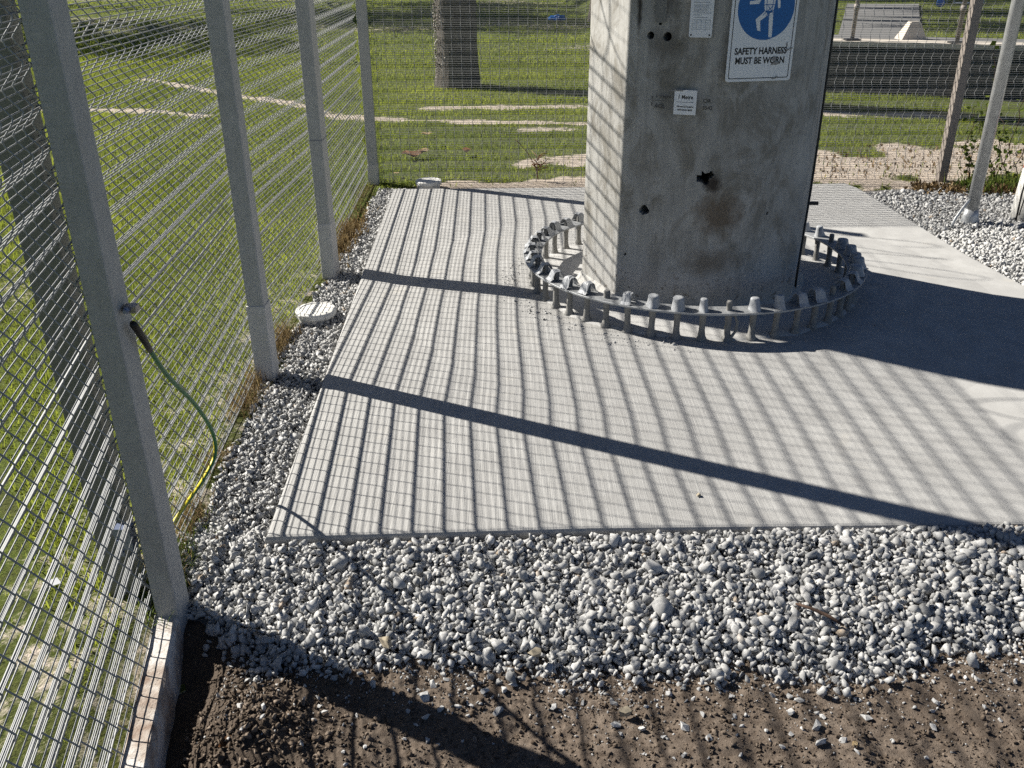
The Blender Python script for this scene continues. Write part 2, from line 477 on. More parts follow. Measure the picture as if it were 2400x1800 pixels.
# ------------------------------------------------------------------ setting: ground
g = grid('lawn', -11, 11, .2, 15, .10, lawn_z, MAT['lawn'], {'bare': bare}); tag(g, kind='structure')
def far_z(x, y): return -.06 + 0 * x
o = grid('far_lawn', -150, 150, -60, 260, 5.0, lambda x, y: -.22 + .0 * x + .0 * y, MAT['lawn'], {'bare': lambda x, y: .1 * np.ones_like(x)})
tag(o, kind='structure')
o = grid('back_lawn', -60, 60, 14.9, 95, .5, lambda x, y: -.03 + sm(40, 90, y) * 1.6 + .05 * (fbm(x, y, .3, 3) - .5), MAT['lawn'],
         {'bare': lambda x, y: .42 * sm(.60, .72, fbm(x + 3, y, .35, 3))}); tag(o, kind='structure')
# raised ground behind the low dark wall on the right
def raised_z(x, y):
    r = sm(1.6, 3.3, x) * .555
    return -.10 + r + .115 * sm(1.6, 3.3, x) * .9 + .02 * (fbm(x, y, .5, 2) - .5)
xs = np.arange(1.2, 24, .25); rows = 60
v = []; f = []
for j in range(rows):
    for x in xs:
        y = wall_y(x) + .16 + (j / (rows - 1)) ** 1.6 * 26
        v.append((x, y, float(raised_z(np.array(x), np.array(y)))))
n_ = len(xs)
for j in range(rows - 1):
    for i in range(n_ - 1): f.append((j * n_ + i, j * n_ + i + 1, (j + 1) * n_ + i + 1, (j + 1) * n_ + i))
o = pyd('raised_lawn', v, f, MAT['lawn'], None, True)
a = o.data.attributes.new('bare', 'FLOAT', 'POINT'); a.data.foreach_set('value', np.full(len(v), .18, np.float32)); tag(o, kind='structure')
RZ = .56
def sheet(name, pts, z, m, th=.0):
    vv = [(x, y, z) for x, y in pts]
    return tag(pyd(name, vv, [list(range(len(pts)))], m), kind='structure')
dl = Vector((1.9, -.71, 0)).normalized(); dn = Vector((-dl.y, dl.x, 0))
def wl(x, off): # point on wall line at x moved off along its normal
    return (x + dn.x * off, wall_y(x) + dn.y * off)
sheet('grey_footpath', [wl(2.6, .42), wl(16, .42), wl(16, .95), wl(2.6, .95)], RZ + .036, MAT['asphalt'])
sheet('asphalt_path', [(4.10, 11.95), (5.05, 11.75), (8.10, 19.2), (6.75, 19.4)], RZ + .034, MAT['asphalt'])

# ------------------------------------------------------------------ setting: slab
sl = [(-.742, 2.205), (.24, 2.242), (1.55, 2.252), (2.76, 2.27), (2.66, 4.37), (2.60, 4.93), (2.545, 6.50), (2.50, 6.66), (.32, 6.575), (-.868, 6.555)]
bm = bmesh.new()
vs = [bm.verts.new((x, y, 0)) for x, y in sl]
fc = bm.faces.new(vs)
ex = bmesh.ops.extrude_face_region(bm, geom=[fc])
for e in ex['geom']:
    if isinstance(e, bmesh.types.BMVert): e.co.z = -.15
bmesh.ops.recalc_face_normals(bm, faces=bm.faces)
top = [e for e in bm.edges if all(abs(v.co.z) < 1e-6 for v in e.verts)]
bmesh.ops.bevel(bm, geom=top, offset=.02, segments=4, affect='EDGES', profile=.6)
slab = frombm('concrete_slab', bm, MAT['slab']); tag(slab, kind='structure')
for p in slab.data.polygons: p.use_smooth = False

# pole / ring centre
def slab_crown(cx, cy):
    bm = bmesh.new(); n_ = 96; rings = []
    for (r, z) in ((.80, .040), (.90, .0385), (1.0, .034), (1.12, .026), (1.25, .016), (1.38, .0075), (1.48, .0025), (1.56, -.004)):
        rings.append([bm.verts.new((cx + r * math.cos(2 * math.pi * j / n_), cy + r * math.sin(2 * math.pi * j / n_), z)) for j in range(n_)])
    for r0, r1 in zip(rings, rings[1:]):
        for j in range(n_): bm.faces.new((r0[j], r1[j], r1[(j + 1) % n_], r0[(j + 1) % n_]))
    return frombm('raised_centre', bm, MAT['slab'], slab, True)
CX, CY = .922, 4.402
slab_crown(CX, CY)
bm = bmesh.new()
n_ = 120
def gr(t): return .824 + .010 * math.sin(5 * t + 1) + .02 * (mnoise.noise(Vector((math.cos(t) * 9, math.sin(t) * 9, 0))))
rr = [[], [], []]
for j in range(n_):
    t = 2 * math.pi * j / n_
    for k, (dr, z) in enumerate(((.0, .036), (-.015, .046), (-.06, .048))):
        r = gr(t) + dr; rr[k].append(bm.verts.new((CX + r * math.cos(t), CY + r * math.sin(t), z + .006 * mnoise.noise(Vector((r * math.cos(t) * 8, r * math.sin(t) * 8, k))))))
cv = bm.verts.new((CX, CY, .05))
for j in range(n_):
    q = (j + 1) % n_
    for k in (0, 1): bm.faces.new((rr[k][j], rr[k][q], rr[k + 1][q], rr[k + 1][j]))
    bm.faces.new((rr[2][j], rr[2][q], cv))
tag(frombm('grout_bed', bm, MAT['grout'], None, True), kind='structure')

# ------------------------------------------------------------------ setting: soil and gravel bed
def soil_z(x, y):
    z = -.105 + .03 * (fbm(x, y, 4, 3) - .5) + .022 * (fbm(x + 3, y, 14, 4) - .5) + .009 * (fbm(x, y + 7, 55, 2) - .5)
    z = z + .05 * np.exp(-((x + .62) / .11) ** 2 - ((y - 1.57) / .13) ** 2) * (.6 + .8 * fbm(x, y, 20, 3))
    z = z - .05 * sm(-.70, -.86, x) * sm(1.95, 1.75, y)
    z = z - .02 * np.exp(-((x - .1) / .25) ** 2) * .5
    return z
def grav_low(x):   # front border of the gravel
    x = np.asarray(x, float)
    b = np.interp(x, [-1.0, -.89, -.645, -.48, -.25, 0, .22, .46, .80, 1.07, 1.38, 2, 4], [1.98, 1.92, 1.735, 1.735, 1.80, 1.73, 1.71, 1.72, 1.70, 1.76, 1.83, 1.9, 1.95])
    return b + .05 * (vnoise(x, x * 0 + 3, 9) - .5) + .03 * (vnoise(x, x * 0 + 8, 25) - .5)
def grav_z(x, y):
    front = -.036 - np.clip(2.2 - y, 0, 1) * .115 + .022 * sm(-.2, 1.6, x) * sm(1.7, 2.2, y)
    lowd = y - grav_low(x)
    front = np.where(x < 3.5, soil_z(x, y) + .004 + (front - soil_z(x, y) - .004) * sm(-.02, .16, lowd), front)
    side = -.045 + .018 * (fbm(x, y, 3, 2) - .5) + .02 * sm(2.6, 3.0, x)
    return np.where(y < 2.2, front, np.where(y < 2.5, front + (side - front) * (y - 2.2) / .3, side))
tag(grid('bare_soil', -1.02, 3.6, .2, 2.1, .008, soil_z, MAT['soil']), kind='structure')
def bed_z(x, y): return grav_z(x, y) - .016
bedm = plain('dark_gap_bed', (.16, .155, .15), .95, 0, .1, .3, 60, .6)  # dark bed colour paints in the shade seen between the stones
o = grid('gravel_bed', -1.10, 3.6, 1.76, 2.6, .02, lambda x, y: np.where(y < grav_low(x) + .02, soil_z(x, y) - .012, bed_z(x, y)), bedm); tag(o, kind='structure')
o = grid('gravel_bed', -1.14, -.74, 2.55, 6.64, .04, bed_z, bedm); tag(o, kind='structure')
o = grid('gravel_bed', 2.48, 6.2, 2.55, 6.64, .05, bed_z, bedm); tag(o, kind='structure')

# ------------------------------------------------------------------ stones
def rock_variants(n, npts, seed, flat=.75):
    r = np.random.default_rng(seed); out = []
    for k in range(n):
        bm = bmesh.new()
        d = r.normal(size=(npts, 3)); d /= np.linalg.norm(d, axis=1)[:, None]
        d *= (r.uniform(.82, 1.08, npts))[:, None]
        # squarish crushed-stone blocks
        d = np.sign(d) * np.abs(d) ** r.uniform(.65, 1.0)
        d *= np.array([1.0, r.uniform(.5, .9), r.uniform(.36, .36 + .45 * flat)])
        for q in d: bm.verts.new(q)
        res = bmesh.ops.convex_hull(bm, input=bm.verts)
        for e in list(res.get('geom_interior', [])) + list(res.get('geom_unused', [])):
            if isinstance(e, bmesh.types.BMVert) and e.is_valid: bm.verts.remove(e)
        bmesh.ops.triangulate(bm, faces=bm.faces)
        bmesh.ops.recalc_face_normals(bm, faces=bm.faces)
        bm.verts.index_update()
        V = np.array([v.co[:] for v in bm.verts]); T = np.array([[v.index for v in f.verts] for f in bm.faces])
        V *= .5 / np.abs(V[:, 0]).max()
        bm.free(); out.append((V, T))
    return out
def rotmats(n, r, tilt=3.2):
    q = r.normal(size=(n, 4))
    q[:, 0] += 0; q /= np.linalg.norm(q, axis=1)[:, None]
    w, x, y, z = q.T
    return np.stack([np.stack([1 - 2 * (y * y + z * z), 2 * (x * y - z * w), 2 * (x * z + y * w)], 1),
                     np.stack([2 * (x * y + z * w), 1 - 2 * (x * x + z * z), 2 * (y * z - x * w)], 1),
                     np.stack([2 * (x * z - y * w), 2 * (y * z + x * w), 1 - 2 * (x * x + y * y)], 1)], 1)
def flatrot(n, r, tilt=.5):
    a = r.uniform(0, 2 * np.pi, n); b = r.normal(0, tilt, n); c = r.normal(0, tilt, n)
    ca, sa, cb, sb, cc, s_c = np.cos(a), np.sin(a), np.cos(b), np.sin(b), np.cos(c), np.sin(c)
    Z = np.zeros(n); O = np.ones(n)
    A = np.stack([np.stack([ca, -sa, Z], 1), np.stack([sa, ca, Z], 1), np.stack([Z, Z, O], 1)], 1)
    B = np.stack([np.stack([O, Z, Z], 1), np.stack([Z, cb, -sb], 1), np.stack([Z, sb, cb], 1)], 1)
    C = np.stack([np.stack([cc, Z, s_c], 1), np.stack([Z, O, Z], 1), np.stack([-s_c, Z, cc], 1)], 1)
    return A @ B @ C
def scatter(name, variants, P, S, Rm, m, tone, parent=None):
    vi = rng.integers(0, len(variants), len(P))
    Vs, Ts, To = [], [], []; off = 0
    for k, (V, T) in enumerate(variants):
        idx = np.where(vi == k)[0]
        if len(idx) == 0: continue
        W = np.einsum('nij,vj->nvi', Rm[idx], V) * S[idx][:, None, None] + P[idx][:, None, :]
        nv = len(V)
        Vs.append(W.reshape(-1, 3)); Ts.append((T[None] + (off + np.arange(len(idx)) * nv)[:, None, None]).reshape(-1, 3))
        To.append(np.repeat(tone[idx], nv)); off += nv * len(idx)
    return trimesh(name, np.concatenate(Vs), np.concatenate(Ts), m, parent, np.concatenate(To))
def jgrid(x0, x1, y0, y1, s):
    xs = np.arange(x0, x1, s); ys = np.arange(y0, y1, s * .9)
    X, Y = np.meshgrid(xs, ys); X = X + (np.arange(len(ys)) % 2)[:, None] * s * .5
    X = X + rng.uniform(-.45, .45, X.shape) * s; Y = Y + rng.uniform(-.45, .45, Y.shape) * s
    return X.ravel(), Y.ravel()
ROCK = rock_variants(22, 13, 11)
ROCKF = rock_variants(12, 10, 5)
def slab_in(x, y, mrg=0.0):
    lx = np.interp(y, [2.2, 6.56], [-.742, -.868]); rx = np.interp(y, [2.27, 4.37, 6.66], [2.76, 2.66, 2.5])
    fy = np.interp(x, [-.742, .24, 2.76], [2.205, 2.242, 2.27])
    return (x > lx - mrg) & (x < rx + mrg) & (y > fy - mrg) & (y < 6.58 + mrg)
def post_x(y): return np.interp(y, [1.9, 3.4, 4.66, 6.83], [-1.0, -1.075, -1.04, -1.09])
# front gravel, three layers
P, S, TO = [], [], []
for li, (s, dens, dz) in enumerate(((.0140, 1.0, -.004), (.0145, .95, .005), (.0165, .62, .011), (.021, .28, .015))):
    X, Y = jgrid(-1.08, 2.5, 1.62, 2.28, s)
    low = grav_low(X)
    dd = Y - low
    keep = (dd > -.05) & (rng.random(len(X)) < dens * sm(-.05, .07 + .03 * li, dd + .05 * (vnoise(X, Y, 22) - .5))) & (~slab_in(X, Y, .006)) & (X > post_x(np.maximum(Y, 1.9)) - .02)
    keep &= ~((X < -.84) & (Y < 1.95))
    X, Y = X[keep], Y[keep]
    sz = s * 1.38 * rng.lognormal(.0, .30, len(X))
    zz = np.where(Y > grav_low(X) + .03, grav_z(X, Y), soil_z(X, Y) + .004)
    P.append(np.stack([X, Y, zz + dz + rng.uniform(-.004, .004, len(X))], 1)); S.append(sz); TO.append(rng.random(len(X)))
P = np.concatenate(P); S = np.concatenate(S); TO = np.concatenate(TO)
tag(scatter('gravel', ROCK, P, S, rotmats(len(P), rng), MAT['stone'], TO), 'pale grey crushed stone between the slab and the bare soil', 'gravel', kind='stuff')
# strip along the fence
P, S, TO = [], [], []
for li, (s, dens, dz) in enumerate(((.0145, 1.0, -.003), (.016, .85, .005), (.019, .45, .010))):
    X, Y = jgrid(-1.14, -.72, 2.2, 6.72, s)
    keep = (~slab_in(X, Y, .004)) & (X > post_x(Y) + .03 + .05 * sm(4.6, 6.3, Y) + .03 * (vnoise(X * 0 + 2, Y, 5) - .3)) & (rng.random(len(X)) < dens)
    keep &= Y < 6.70
    X, Y = X[keep], Y[keep]
    P.append(np.stack([X, Y, grav_z(X, Y) + dz + rng.uniform(-.004, .004, len(X))], 1)); S.append(s * 1.38 * rng.lognormal(.0, .28, len(X))); TO.append(rng.random(len(X)))
P = np.concatenate(P); S = np.concatenate(S); TO = np.concatenate(TO)
tag(scatter('gravel', ROCKF, P, S, rotmats(len(P), rng), MAT['stone'], TO), 'narrow strip of pale crushed stone between the slab and the long mesh fence', 'gravel', kind='stuff')
# right of the slab
P, S, TO = [], [], []
for li, (s, dens, dz) in enumerate(((.0175, 1.0, -.002), (.020, .8, .007), (.025, .35, .012))):
    X, Y = jgrid(2.3, 4.9, 3.6, 6.62, s)
    edge = 6.50 - .06 * np.clip(X - 3.2, 0, 2) * 2.0 + .08 * (vnoise(X, Y * 0, 5) - .5)
    keep = (~slab_in(X, Y, .004)) & (X > 2.4) & (Y < edge) & (rng.random(len(X)) < dens)
    X, Y = X[keep], Y[keep]
    P.append(np.stack([X, Y, grav_z(X, Y) + dz + rng.uniform(-.005, .005, len(X))], 1)); S.append(s * 1.28 * rng.lognormal(.02, .22, len(X))); TO.append(rng.random(len(X)))
P = np.concatenate(P); S = np.concatenate(S); TO = np.concatenate(TO)
tag(scatter('gravel', ROCKF, P, S, rotmats(len(P), rng), MAT['stone'], TO), 'pale crushed stone on the far right of the slab around the pipe', 'gravel', kind='stuff')
# soil clods and grit
X = rng.uniform(-.9, 2.3, 30000); Y = rng.uniform(1.28, 1.95, 30000)
keep = (Y < grav_low(X) + .04) & ~((X < -.80) & (Y < 1.9))
X, Y = X[keep], Y[keep]
mound = np.exp(-((X + .6) / .16) ** 2 - ((Y - 1.57) / .16) ** 2)
keep = rng.random(len(X)) < .45 + .55 * np.maximum(fbm(X, Y, 6, 2), mound)
X, Y, mound = X[keep], Y[keep], mound[keep]
S = rng.lognormal(math.log(.0058), .5, len(X)) * (1 + 1.1 * mound)
S = np.clip(S, .002, .026)
tag(scatter('soil_clods', ROCKF, np.stack([X, Y, soil_z(X, Y) + S * .12], 1), S, rotmats(len(X), rng), MAT['clod'], rng.random(len(X))), 'brown crumbs and clods of loose soil', 'soil', kind='stuff')
# fine chips thinning out over the soil
X = rng.uniform(-.75, 2.2, 5200); Y = grav_low(X) + .06 - np.abs(rng.normal(0, .13, len(X)))
k = (Y > 1.3) & (rng.random(len(X)) < .25 + .75 * sm(.4, .65, fbm(X, Y, 7, 3))); X, Y = X[k], Y[k]
S = np.clip(rng.lognormal(math.log(.0058), .5, len(X)), .002, .015)
tag(scatter('gravel_chips', ROCKF, np.stack([X, Y, soil_z(X, Y) + S * .15], 1), S, rotmats(len(X), rng), MAT['stone'], rng.random(len(X)) * .9), 'small grey stone chips scattered over the bare soil', 'gravel', kind='stuff')
# loose pale stones on the soil: things
stone_me = []
for k in range(8):
    V, T = ROCK[k]
    me = bpy.data.meshes.new('loose_stone'); me.from_pydata(V.tolist(), [], T.tolist()); me.update(); me.materials.append(MAT['stone'])
    a = me.attributes.new('tone', 'FLOAT', 'POINT'); a.data.foreach_set('value', np.full(len(V), .4 + .07 * k, np.float32)); stone_me.append(me)
pts = []
while len(pts) < 105:
    x = random.uniform(-.75, 1.45); y = float(grav_low(np.array(x))) - .02 - abs(random.gauss(0, .13))
    if y < 1.40: continue
    if x < -.5 and random.random() < .5: continue
    if all((x - a) ** 2 + (y - b) ** 2 > .022 ** 2 for a, b in pts): pts.append((x, y))
for k, (x, y) in enumerate(pts):
    o = bpy.data.objects.new('loose_stone', stone_me[k % 8]); COL.objects.link(o)
    s = random.lognormvariate(math.log(.019), .28)
    o.scale = (s, s, s * .9); o.rotation_euler = (random.gauss(0, .4), random.gauss(0, .4), random.uniform(0, 6.28))
    o.location = (x, y, float(soil_z(np.array(x), np.array(y))) + s * .22)
    tag(o, 'pale grey stone lying loose on the bare soil in front of the gravel', 'stone', 'loose stones on the bare soil')
def rock(name, loc, s, m, label, cat='rock', k=0, sq=(1, 1, 1), rz=.5):
    V, T = ROCK[k]
    o = pyd(name, V * np.array(sq) * s, T.tolist(), m); o.location = loc; o.rotation_euler = (.2, .1, rz)
    return tag(o, label, cat)
rock('tan_rock', (-.335, 1.815, -.055), .052, MAT['tanrock'], 'tan knobbly rock at the left part of the gravel border', k=3, rz=2.2)
rock('tan_rock', (.055, 1.775, -.058), .042, MAT['tanrock'], 'flat tan rock at the gravel border near the middle of the photo', k=5, sq=(1, 1, .6))
rock('brown_rock', (.27, 1.60, -.088), .036, MAT['tanrock'], 'brown rock half sunk in the soil below the gravel, with a dark hollow beside it', k=9)
rock('pebble', (.594, 2.413, .006), .020, MAT['tanrock'], 'single small dark pebble lying on the concrete slab', 'stone', k=7)
# twig
bm = bmesh.new(); tube(bm, [(.768, 1.925, -.03), (.80, 1.896, -.022), (.84, 1.868, -.026), (.872, 1.842, -.035)], [.003, .0045, .005, .0035], 6)
tag(frombm('twig', bm, MAT['stick'], None, True), 'brown twig lying on the grey gravel in front of the slab', 'twig')

# ------------------------------------------------------------------ grass
def blades(name, X, Y, Z, h, w, m, tone, lean=.5, parent=None, r=rng):
    n = len(X); az = r.uniform(0, 2 * np.pi, n); la = r.uniform(0, 2 * np.pi, n); le = np.abs(r.normal(0, lean, n))
    sx, sy = np.cos(az) * w * .5, np.sin(az) * w * .5
    dx, dy = np.cos(la) * np.sin(le) * h, np.sin(la) * np.sin(le) * h; dz = np.cos(le) * h
    B = np.stack([X, Y, Z], 1)
    v = np.empty((n, 5, 3))
    side = np.stack([sx, sy, 0 * sx], 1); up = np.stack([dx, dy, dz], 1)
    v[:, 0] = B - side; v[:, 1] = B + side
    mid = B + up * .55 - np.stack([dx, dy, 0 * dz], 1) * .15
    v[:, 2] = mid - side * .75; v[:, 3] = mid + side * .75; v[:, 4] = B + up
    t = np.array([[0, 1, 3], [0, 3, 2], [2, 3, 4]])
    T = (t[None] + (np.arange(n) * 5)[:, None, None]).reshape(-1, 3)
    return trimesh(name, v.reshape(-1, 3), T, m, parent, np.repeat(tone, 5))
def lawn_pts(n, x0, x1, y0, y1, wedge=None):
    X = rng.uniform(x0, x1, n); Y = rng.uniform(y0, y1, n)
    ang = X / np.maximum(Y, .1)
    k = (np.abs(ang) < .66)
    bv = bare(X, Y) + (fbm(X, Y, 9, 3) - .5) * .7
    k &= rng.random(n) > sm(.35, .6, bv) * .96
    pot = vnoise(X + 1, Y + 2, 3.0)
    k &= rng.random(n) < .55 + .6 * pot
    return X[k], Y[k]
def lawn_tone(X, Y):
    b = fbm(X + 11, Y, .9, 3); c = fbm(X, Y + 4, 6, 2)
    return np.clip(.15 + .9 * (b - .2) + .5 * (c - .5) + rng.normal(0, .2, len(X)), 0, 1)
X, Y = lawn_pts(150000, -5.2, -1.0, .9, 7.0)
k = X < post_x(Y) - .0 - .02; X, Y = X[k], Y[k]
o = blades('grass', X, Y, lawn_z(X, Y), rng.uniform(.018, .048, len(X)), rng.uniform(.003, .0055, len(X)), MAT['grass'], lawn_tone(X, Y), .7)
tag(o, 'short lawn grass close behind the long mesh fence', 'grass', kind='stuff')
X, Y = lawn_pts(230000, -9.5, 5.0, 6.7, 15.0)
k = ~((Y > wall_y(X) - .05) & (X > 1.3)) & ((Y > 6.9) | (X < -1.05) | (X > -1.0)); X, Y = X[k], Y[k]
o = blades('grass', X, Y, lawn_z(X, Y), rng.uniform(.02, .05, len(X)), rng.uniform(.005, .010, len(X)), MAT['grass'], lawn_tone(X, Y), .7)
tag(o, 'short lawn grass beyond the far mesh fence', 'grass', kind='stuff')
n = 90000
Y = 15 + 45 * rng.random(n) ** 1.7; X = Y * rng.uniform(-.62, .30, n)
k = rng.random(n) > .6 * sm(.56, .7, fbm(X + 3, Y, .35, 3)); X, Y = X[k], Y[k]
o = blades('grass', X, Y, -.03 + sm(40, 90, Y) * 1.6, rng.uniform(.03, .07, len(X)), rng.uniform(.010, .022, len(X)) * (Y / 15), MAT['grass'], lawn_tone(X, Y) * .9, .7)
tag(o, 'distant lawn grass under the trees at the top of the photo', 'grass', kind='stuff')
n = 60000
t_ = rng.random(n) ** 1.5 * 22 + .75; X0 = rng.uniform(3.0, 14, n); X = X0 + dn.x * t_; Y = wall_y(X0) + dn.y * t_
def in_path(x, y):
    s = (y - 11.8) / (19.3 - 11.8); l = 4.10 + s * (6.75 - 4.10); r = 5.05 + s * (8.10 - 5.05)
    return (x > l - .02) & (x < r + .02) & (s > -.1) & (s < 1.02)
k = ~in_path(X, Y) & (t_ > 1.0); X, Y = X[k], Y[k]
o = blades('grass', X, Y, raised_z(X, Y), rng.uniform(.02, .045, len(X)), rng.uniform(.006, .014, len(X)), MAT['grass'], lawn_tone(X, Y), .7)
tag(o, 'lawn grass on the raised ground above the dark wall', 'grass', kind='stuff')
# dry tufts along the foot of the fence
def dry_tufts(name, n, xf, y0, y1, label, hmax=.11, dens=None):
    Y = rng.uniform(y0, y1, n); c = fbm(Y, Y * 0 + 1, 3.2, 3)
    k = rng.random(n) < sm(.38, .62, c); Y = Y[k]
    X = xf(Y) + rng.normal(0, .028, len(Y))
    o = blades(name, X, Y, np.full(len(X), -.045), rng.uniform(.03, hmax, len(X)), rng.uniform(.002, .004, len(X)), MAT['dry'], rng.random(len(X)), .75)
    return tag(o, label, 'dry grass', kind='stuff')
dry_tufts('dry_grass', 9000, lambda y: post_x(y) + .0, 2.0, 6.7, 'dry brown grass growing through the foot of the long fence')
X = rng.normal(-1.02, .04, 900); Y = rng.normal(5.45, .28, 900)
tag(blades('dry_grass', X, Y, np.full(900, -.04), rng.uniform(.02, .08, 900), rng.uniform(.004, .012, 900), MAT['dry'], rng.random(900), 1.0), 'patch of brown leaf litter beside the strip near the far corner post', 'leaf litter', kind='stuff')
X = rng.normal(-.99, .025, 1500); Y = rng.normal(2.1, .10, 1500)
tag(blades('dark_weeds', X, Y, np.full(1500, -.05), rng.uniform(.02, .08, 1500), rng.uniform(.002, .004, 1500), MAT['vine'], rng.random(1500), .9), 'dark tangled weeds where the green cable enters the ground', 'weeds', kind='stuff')
# longer clumps in the near lawn seen through the corner panel
X = rng.uniform(-2.3, -.95, 26000); Y = rng.uniform(.95, 2.4, 26000)
k = (X < -1.0 + .2 * (1.93 - np.minimum(Y, 1.93)) - .06) & (rng.random(26000) < .25 + .9 * sm(.45, .62, fbm(X, Y, 5, 3))); X, Y = X[k], Y[k]
o = blades('grass', X, Y, lawn_z(X, Y) - .05, rng.uniform(.03, .085, len(X)), rng.uniform(.002, .0042, len(X)), MAT['grass'], np.clip(lawn_tone(X, Y) + .1, 0, 1), .8)
tag(o, 'longer tufts of grass outside the near corner panel', 'grass', kind='stuff')
X = rng.uniform(-2.3, -.9, 9000); Y = rng.uniform(.95, 2.4, 9000)
k = (X < -1.0 + .2 * (1.93 - np.minimum(Y, 1.93)) - .03); X, Y = X[k], Y[k]
tag(blades('dry_grass', X, Y, lawn_z(X, Y) - .05, rng.uniform(.02, .07, len(X)), rng.uniform(.002, .004, len(X)), MAT['dry'], rng.random(len(X)), 1.1), 'dry straw lying in the grass outside the near corner panel', 'dry grass', kind='stuff')

# ------------------------------------------------------------------ fences
PER = .084; AMP = .0162; NW = 7
def prof(z, ph):
    t = ((z + ph) / PER) % 1.0
    tri = 4 * abs(t - .5) - 1             # -1..1
    s = math.sin(math.pi / 2 * tri)
    return AMP * (.15 * s + .85 * tri)
def wire_panel(parent, a, b, z0, z1, ph, label=None, vspace=.069, rh=.0015, rv=.0019, v0=.02):
    """a, b ground ends of the panel; local u along the panel, n its normal"""
    a = Vector((*a, 0)); b = Vector((*b, 0)); L = (b - a).length; u = (b - a) / L; nr = Vector((u.y, -u.x, 0))
    zs = np.arange(math.ceil((z0 + ph) / (PER / NW)) * (PER / NW) - ph, z1, PER / NW)
    V = []; T = []; off = 0
    for z in zs:
        o_ = prof(float(z), ph) + .0032
        c = nr * o_ + Vector((0, 0, float(z)))
        for end in (a, b):
            for j in range(5):
                t = 2 * math.pi * (j + .5) / 5
                V.append(end + c + nr * (rh * math.cos(t)) + Vector((0, 0, rh * math.sin(t))))
        for j in range(5):
            q = (j + 1) % 5
            T += [(off + j, off + q, off + 5 + q), (off + j, off + 5 + q, off + 5 + j)]
        off += 10
    P = trimesh('mesh_panel', np.array([tuple(v) for v in V]), np.array(T), MAT['wire'], parent)
    P['kind'] = 'stuff'
    if label: P['label'] = label
    # one vertical wire, then copies
    bm = bmesh.new()
    n_seg = int((z1 - z0) / (PER / 8))
    pts = [nr * prof(z0 + (z1 - z0) * i / n_seg, ph) + Vector((0, 0, z0 + (z1 - z0) * i / n_seg)) for i in range(n_seg + 1)]
    tube(bm, pts, rv, 5)
    me = None; x = v0
    while x < L - .004:
        if me is None:
            w = frombm('vertical_wire', bm, MAT['wire'], P, True); me = w.data
        else:
            w = bpy.data.objects.new('vertical_wire', me); COL.objects.link(w); w.parent = P
        w.location = a + u * x
        x += vspace
    return P
def post(parent, cx, cy, wx, wy, z0, z1, m, rz=0, name='post'):
    z1 = 2.66
    bm = bmesh.new(); add_box(bm, (-wx / 2, -wy / 2, z0), (wx / 2, wy / 2, z1), None, .006)
    o = frombm(name, bm, m, parent); o.location = (cx, cy, 0); o.rotation_euler = (0, 0, rz)
    bm = bmesh.new(); add_box(bm, (-wx / 2 - .004, -wy / 2 - .004, z1), (wx / 2 + .004, wy / 2 + .004, z1 + .012), None, .003)
    c = frombm('post_cap', bm, MAT['post'], o)
    return o
H = 2.42
PH = .0
fence = tag(empty('mesh_fence', (0, 0, 0)), 'long galvanised wire mesh fence with four posts running along the left side of the slab', 'fence')
A_ = post(fence, -.934, 1.945, .062, .085, -.16, H, MAT['post'])
B_ = post(fence, -1.030, 3.415, .068, .085, -.10, H, MAT['post'])
C_ = post(fence, -.998, 4.722, .068, .125, -.10, H, MAT['post'])
D_ = post(fence, -1.053, 6.87, .070, .075, -.10, H, MAT['post'])
for P_, zt, wx, wy in ((B_, .29, .076, .093), (C_, .27, .076, .133), (D_, .115, .077, .082)):
    bm = bmesh.new(); add_box(bm, (-wx / 2, -wy / 2, -.12), (wx / 2, wy / 2, zt), None, .012 if P_ is C_ else .004)
    frombm('post_foot', bm, MAT['postlow'], P_)
# small bolts on post B, collar on post C
bm = bmesh.new(); add_box(bm, (-.0355, -.064, .70), (.0355, .064, .706)); frombm('joint_line', bm, MAT['greyprint'], C_)
wire_panel(fence, (-.988, 1.93), (-1.086, 3.45), -.035, H - .02, PH)
wire_panel(fence, (-1.086, 3.45), (-1.055, 4.70), -.035, H - .02, PH, v0=.03)
wire_panel(fence, (-1.055, 4.70), (-1.112, 6.86), -.035, H - .02, PH, v0=.012)
# coil of barbed wire above the panels
bm = bmesh.new(); pts = []
for i in range(900):
    t = i / 899; yy = 1.95 + t * 4.9; a_ = t * 4.9 / .30 * 2 * math.pi
    rr_ = .24 * (1 + .08 * math.sin(a_ * .37 + 1))
    pts.append((float(post_x(np.array(yy))) - .01 + rr_ * math.cos(a_), yy + .07 * math.sin(a_ * .53), 2.70 + rr_ * math.sin(a_)))
tube(bm, pts, .0042, 4)
for zz in (2.50, 2.62): tube(bm, [(-.96, 1.95, zz), (-1.06, 3.43, zz), (-1.03, 4.70, zz), (-1.08, 6.86, zz)], .002, 4)
frombm('barbed_coil', bm, MAT['wire'], fence)
# near corner panel
nf = tag(empty('mesh_fence', (-1.0, 1.93, 0)), 'near corner panel of wire mesh at the lower left with an olive post behind it', 'fence')
nf_o = Vector((-1.0, 1.93, 0))
bp = post(nf, -.083 + .001, .085, .088, .06, -.12, H, MAT['backpost'], 0)
wire_panel(nf, (0.018, -.005), (.42, -2.03), -.062, H - .02, .01, v0=.012)
bm = bmesh.new(); add_box(bm, (-.030, -.02, .17), (.012, .012, .235)); add_box(bm, (-.026, -.026, .188), (-.010, -.02, .204)); add_box(bm, (-.028, -.027, .155), (-.012, -.02, .168))
frombm('clamp_bracket', bm, MAT['boltblue'], nf).location = (.0, .0, 0)
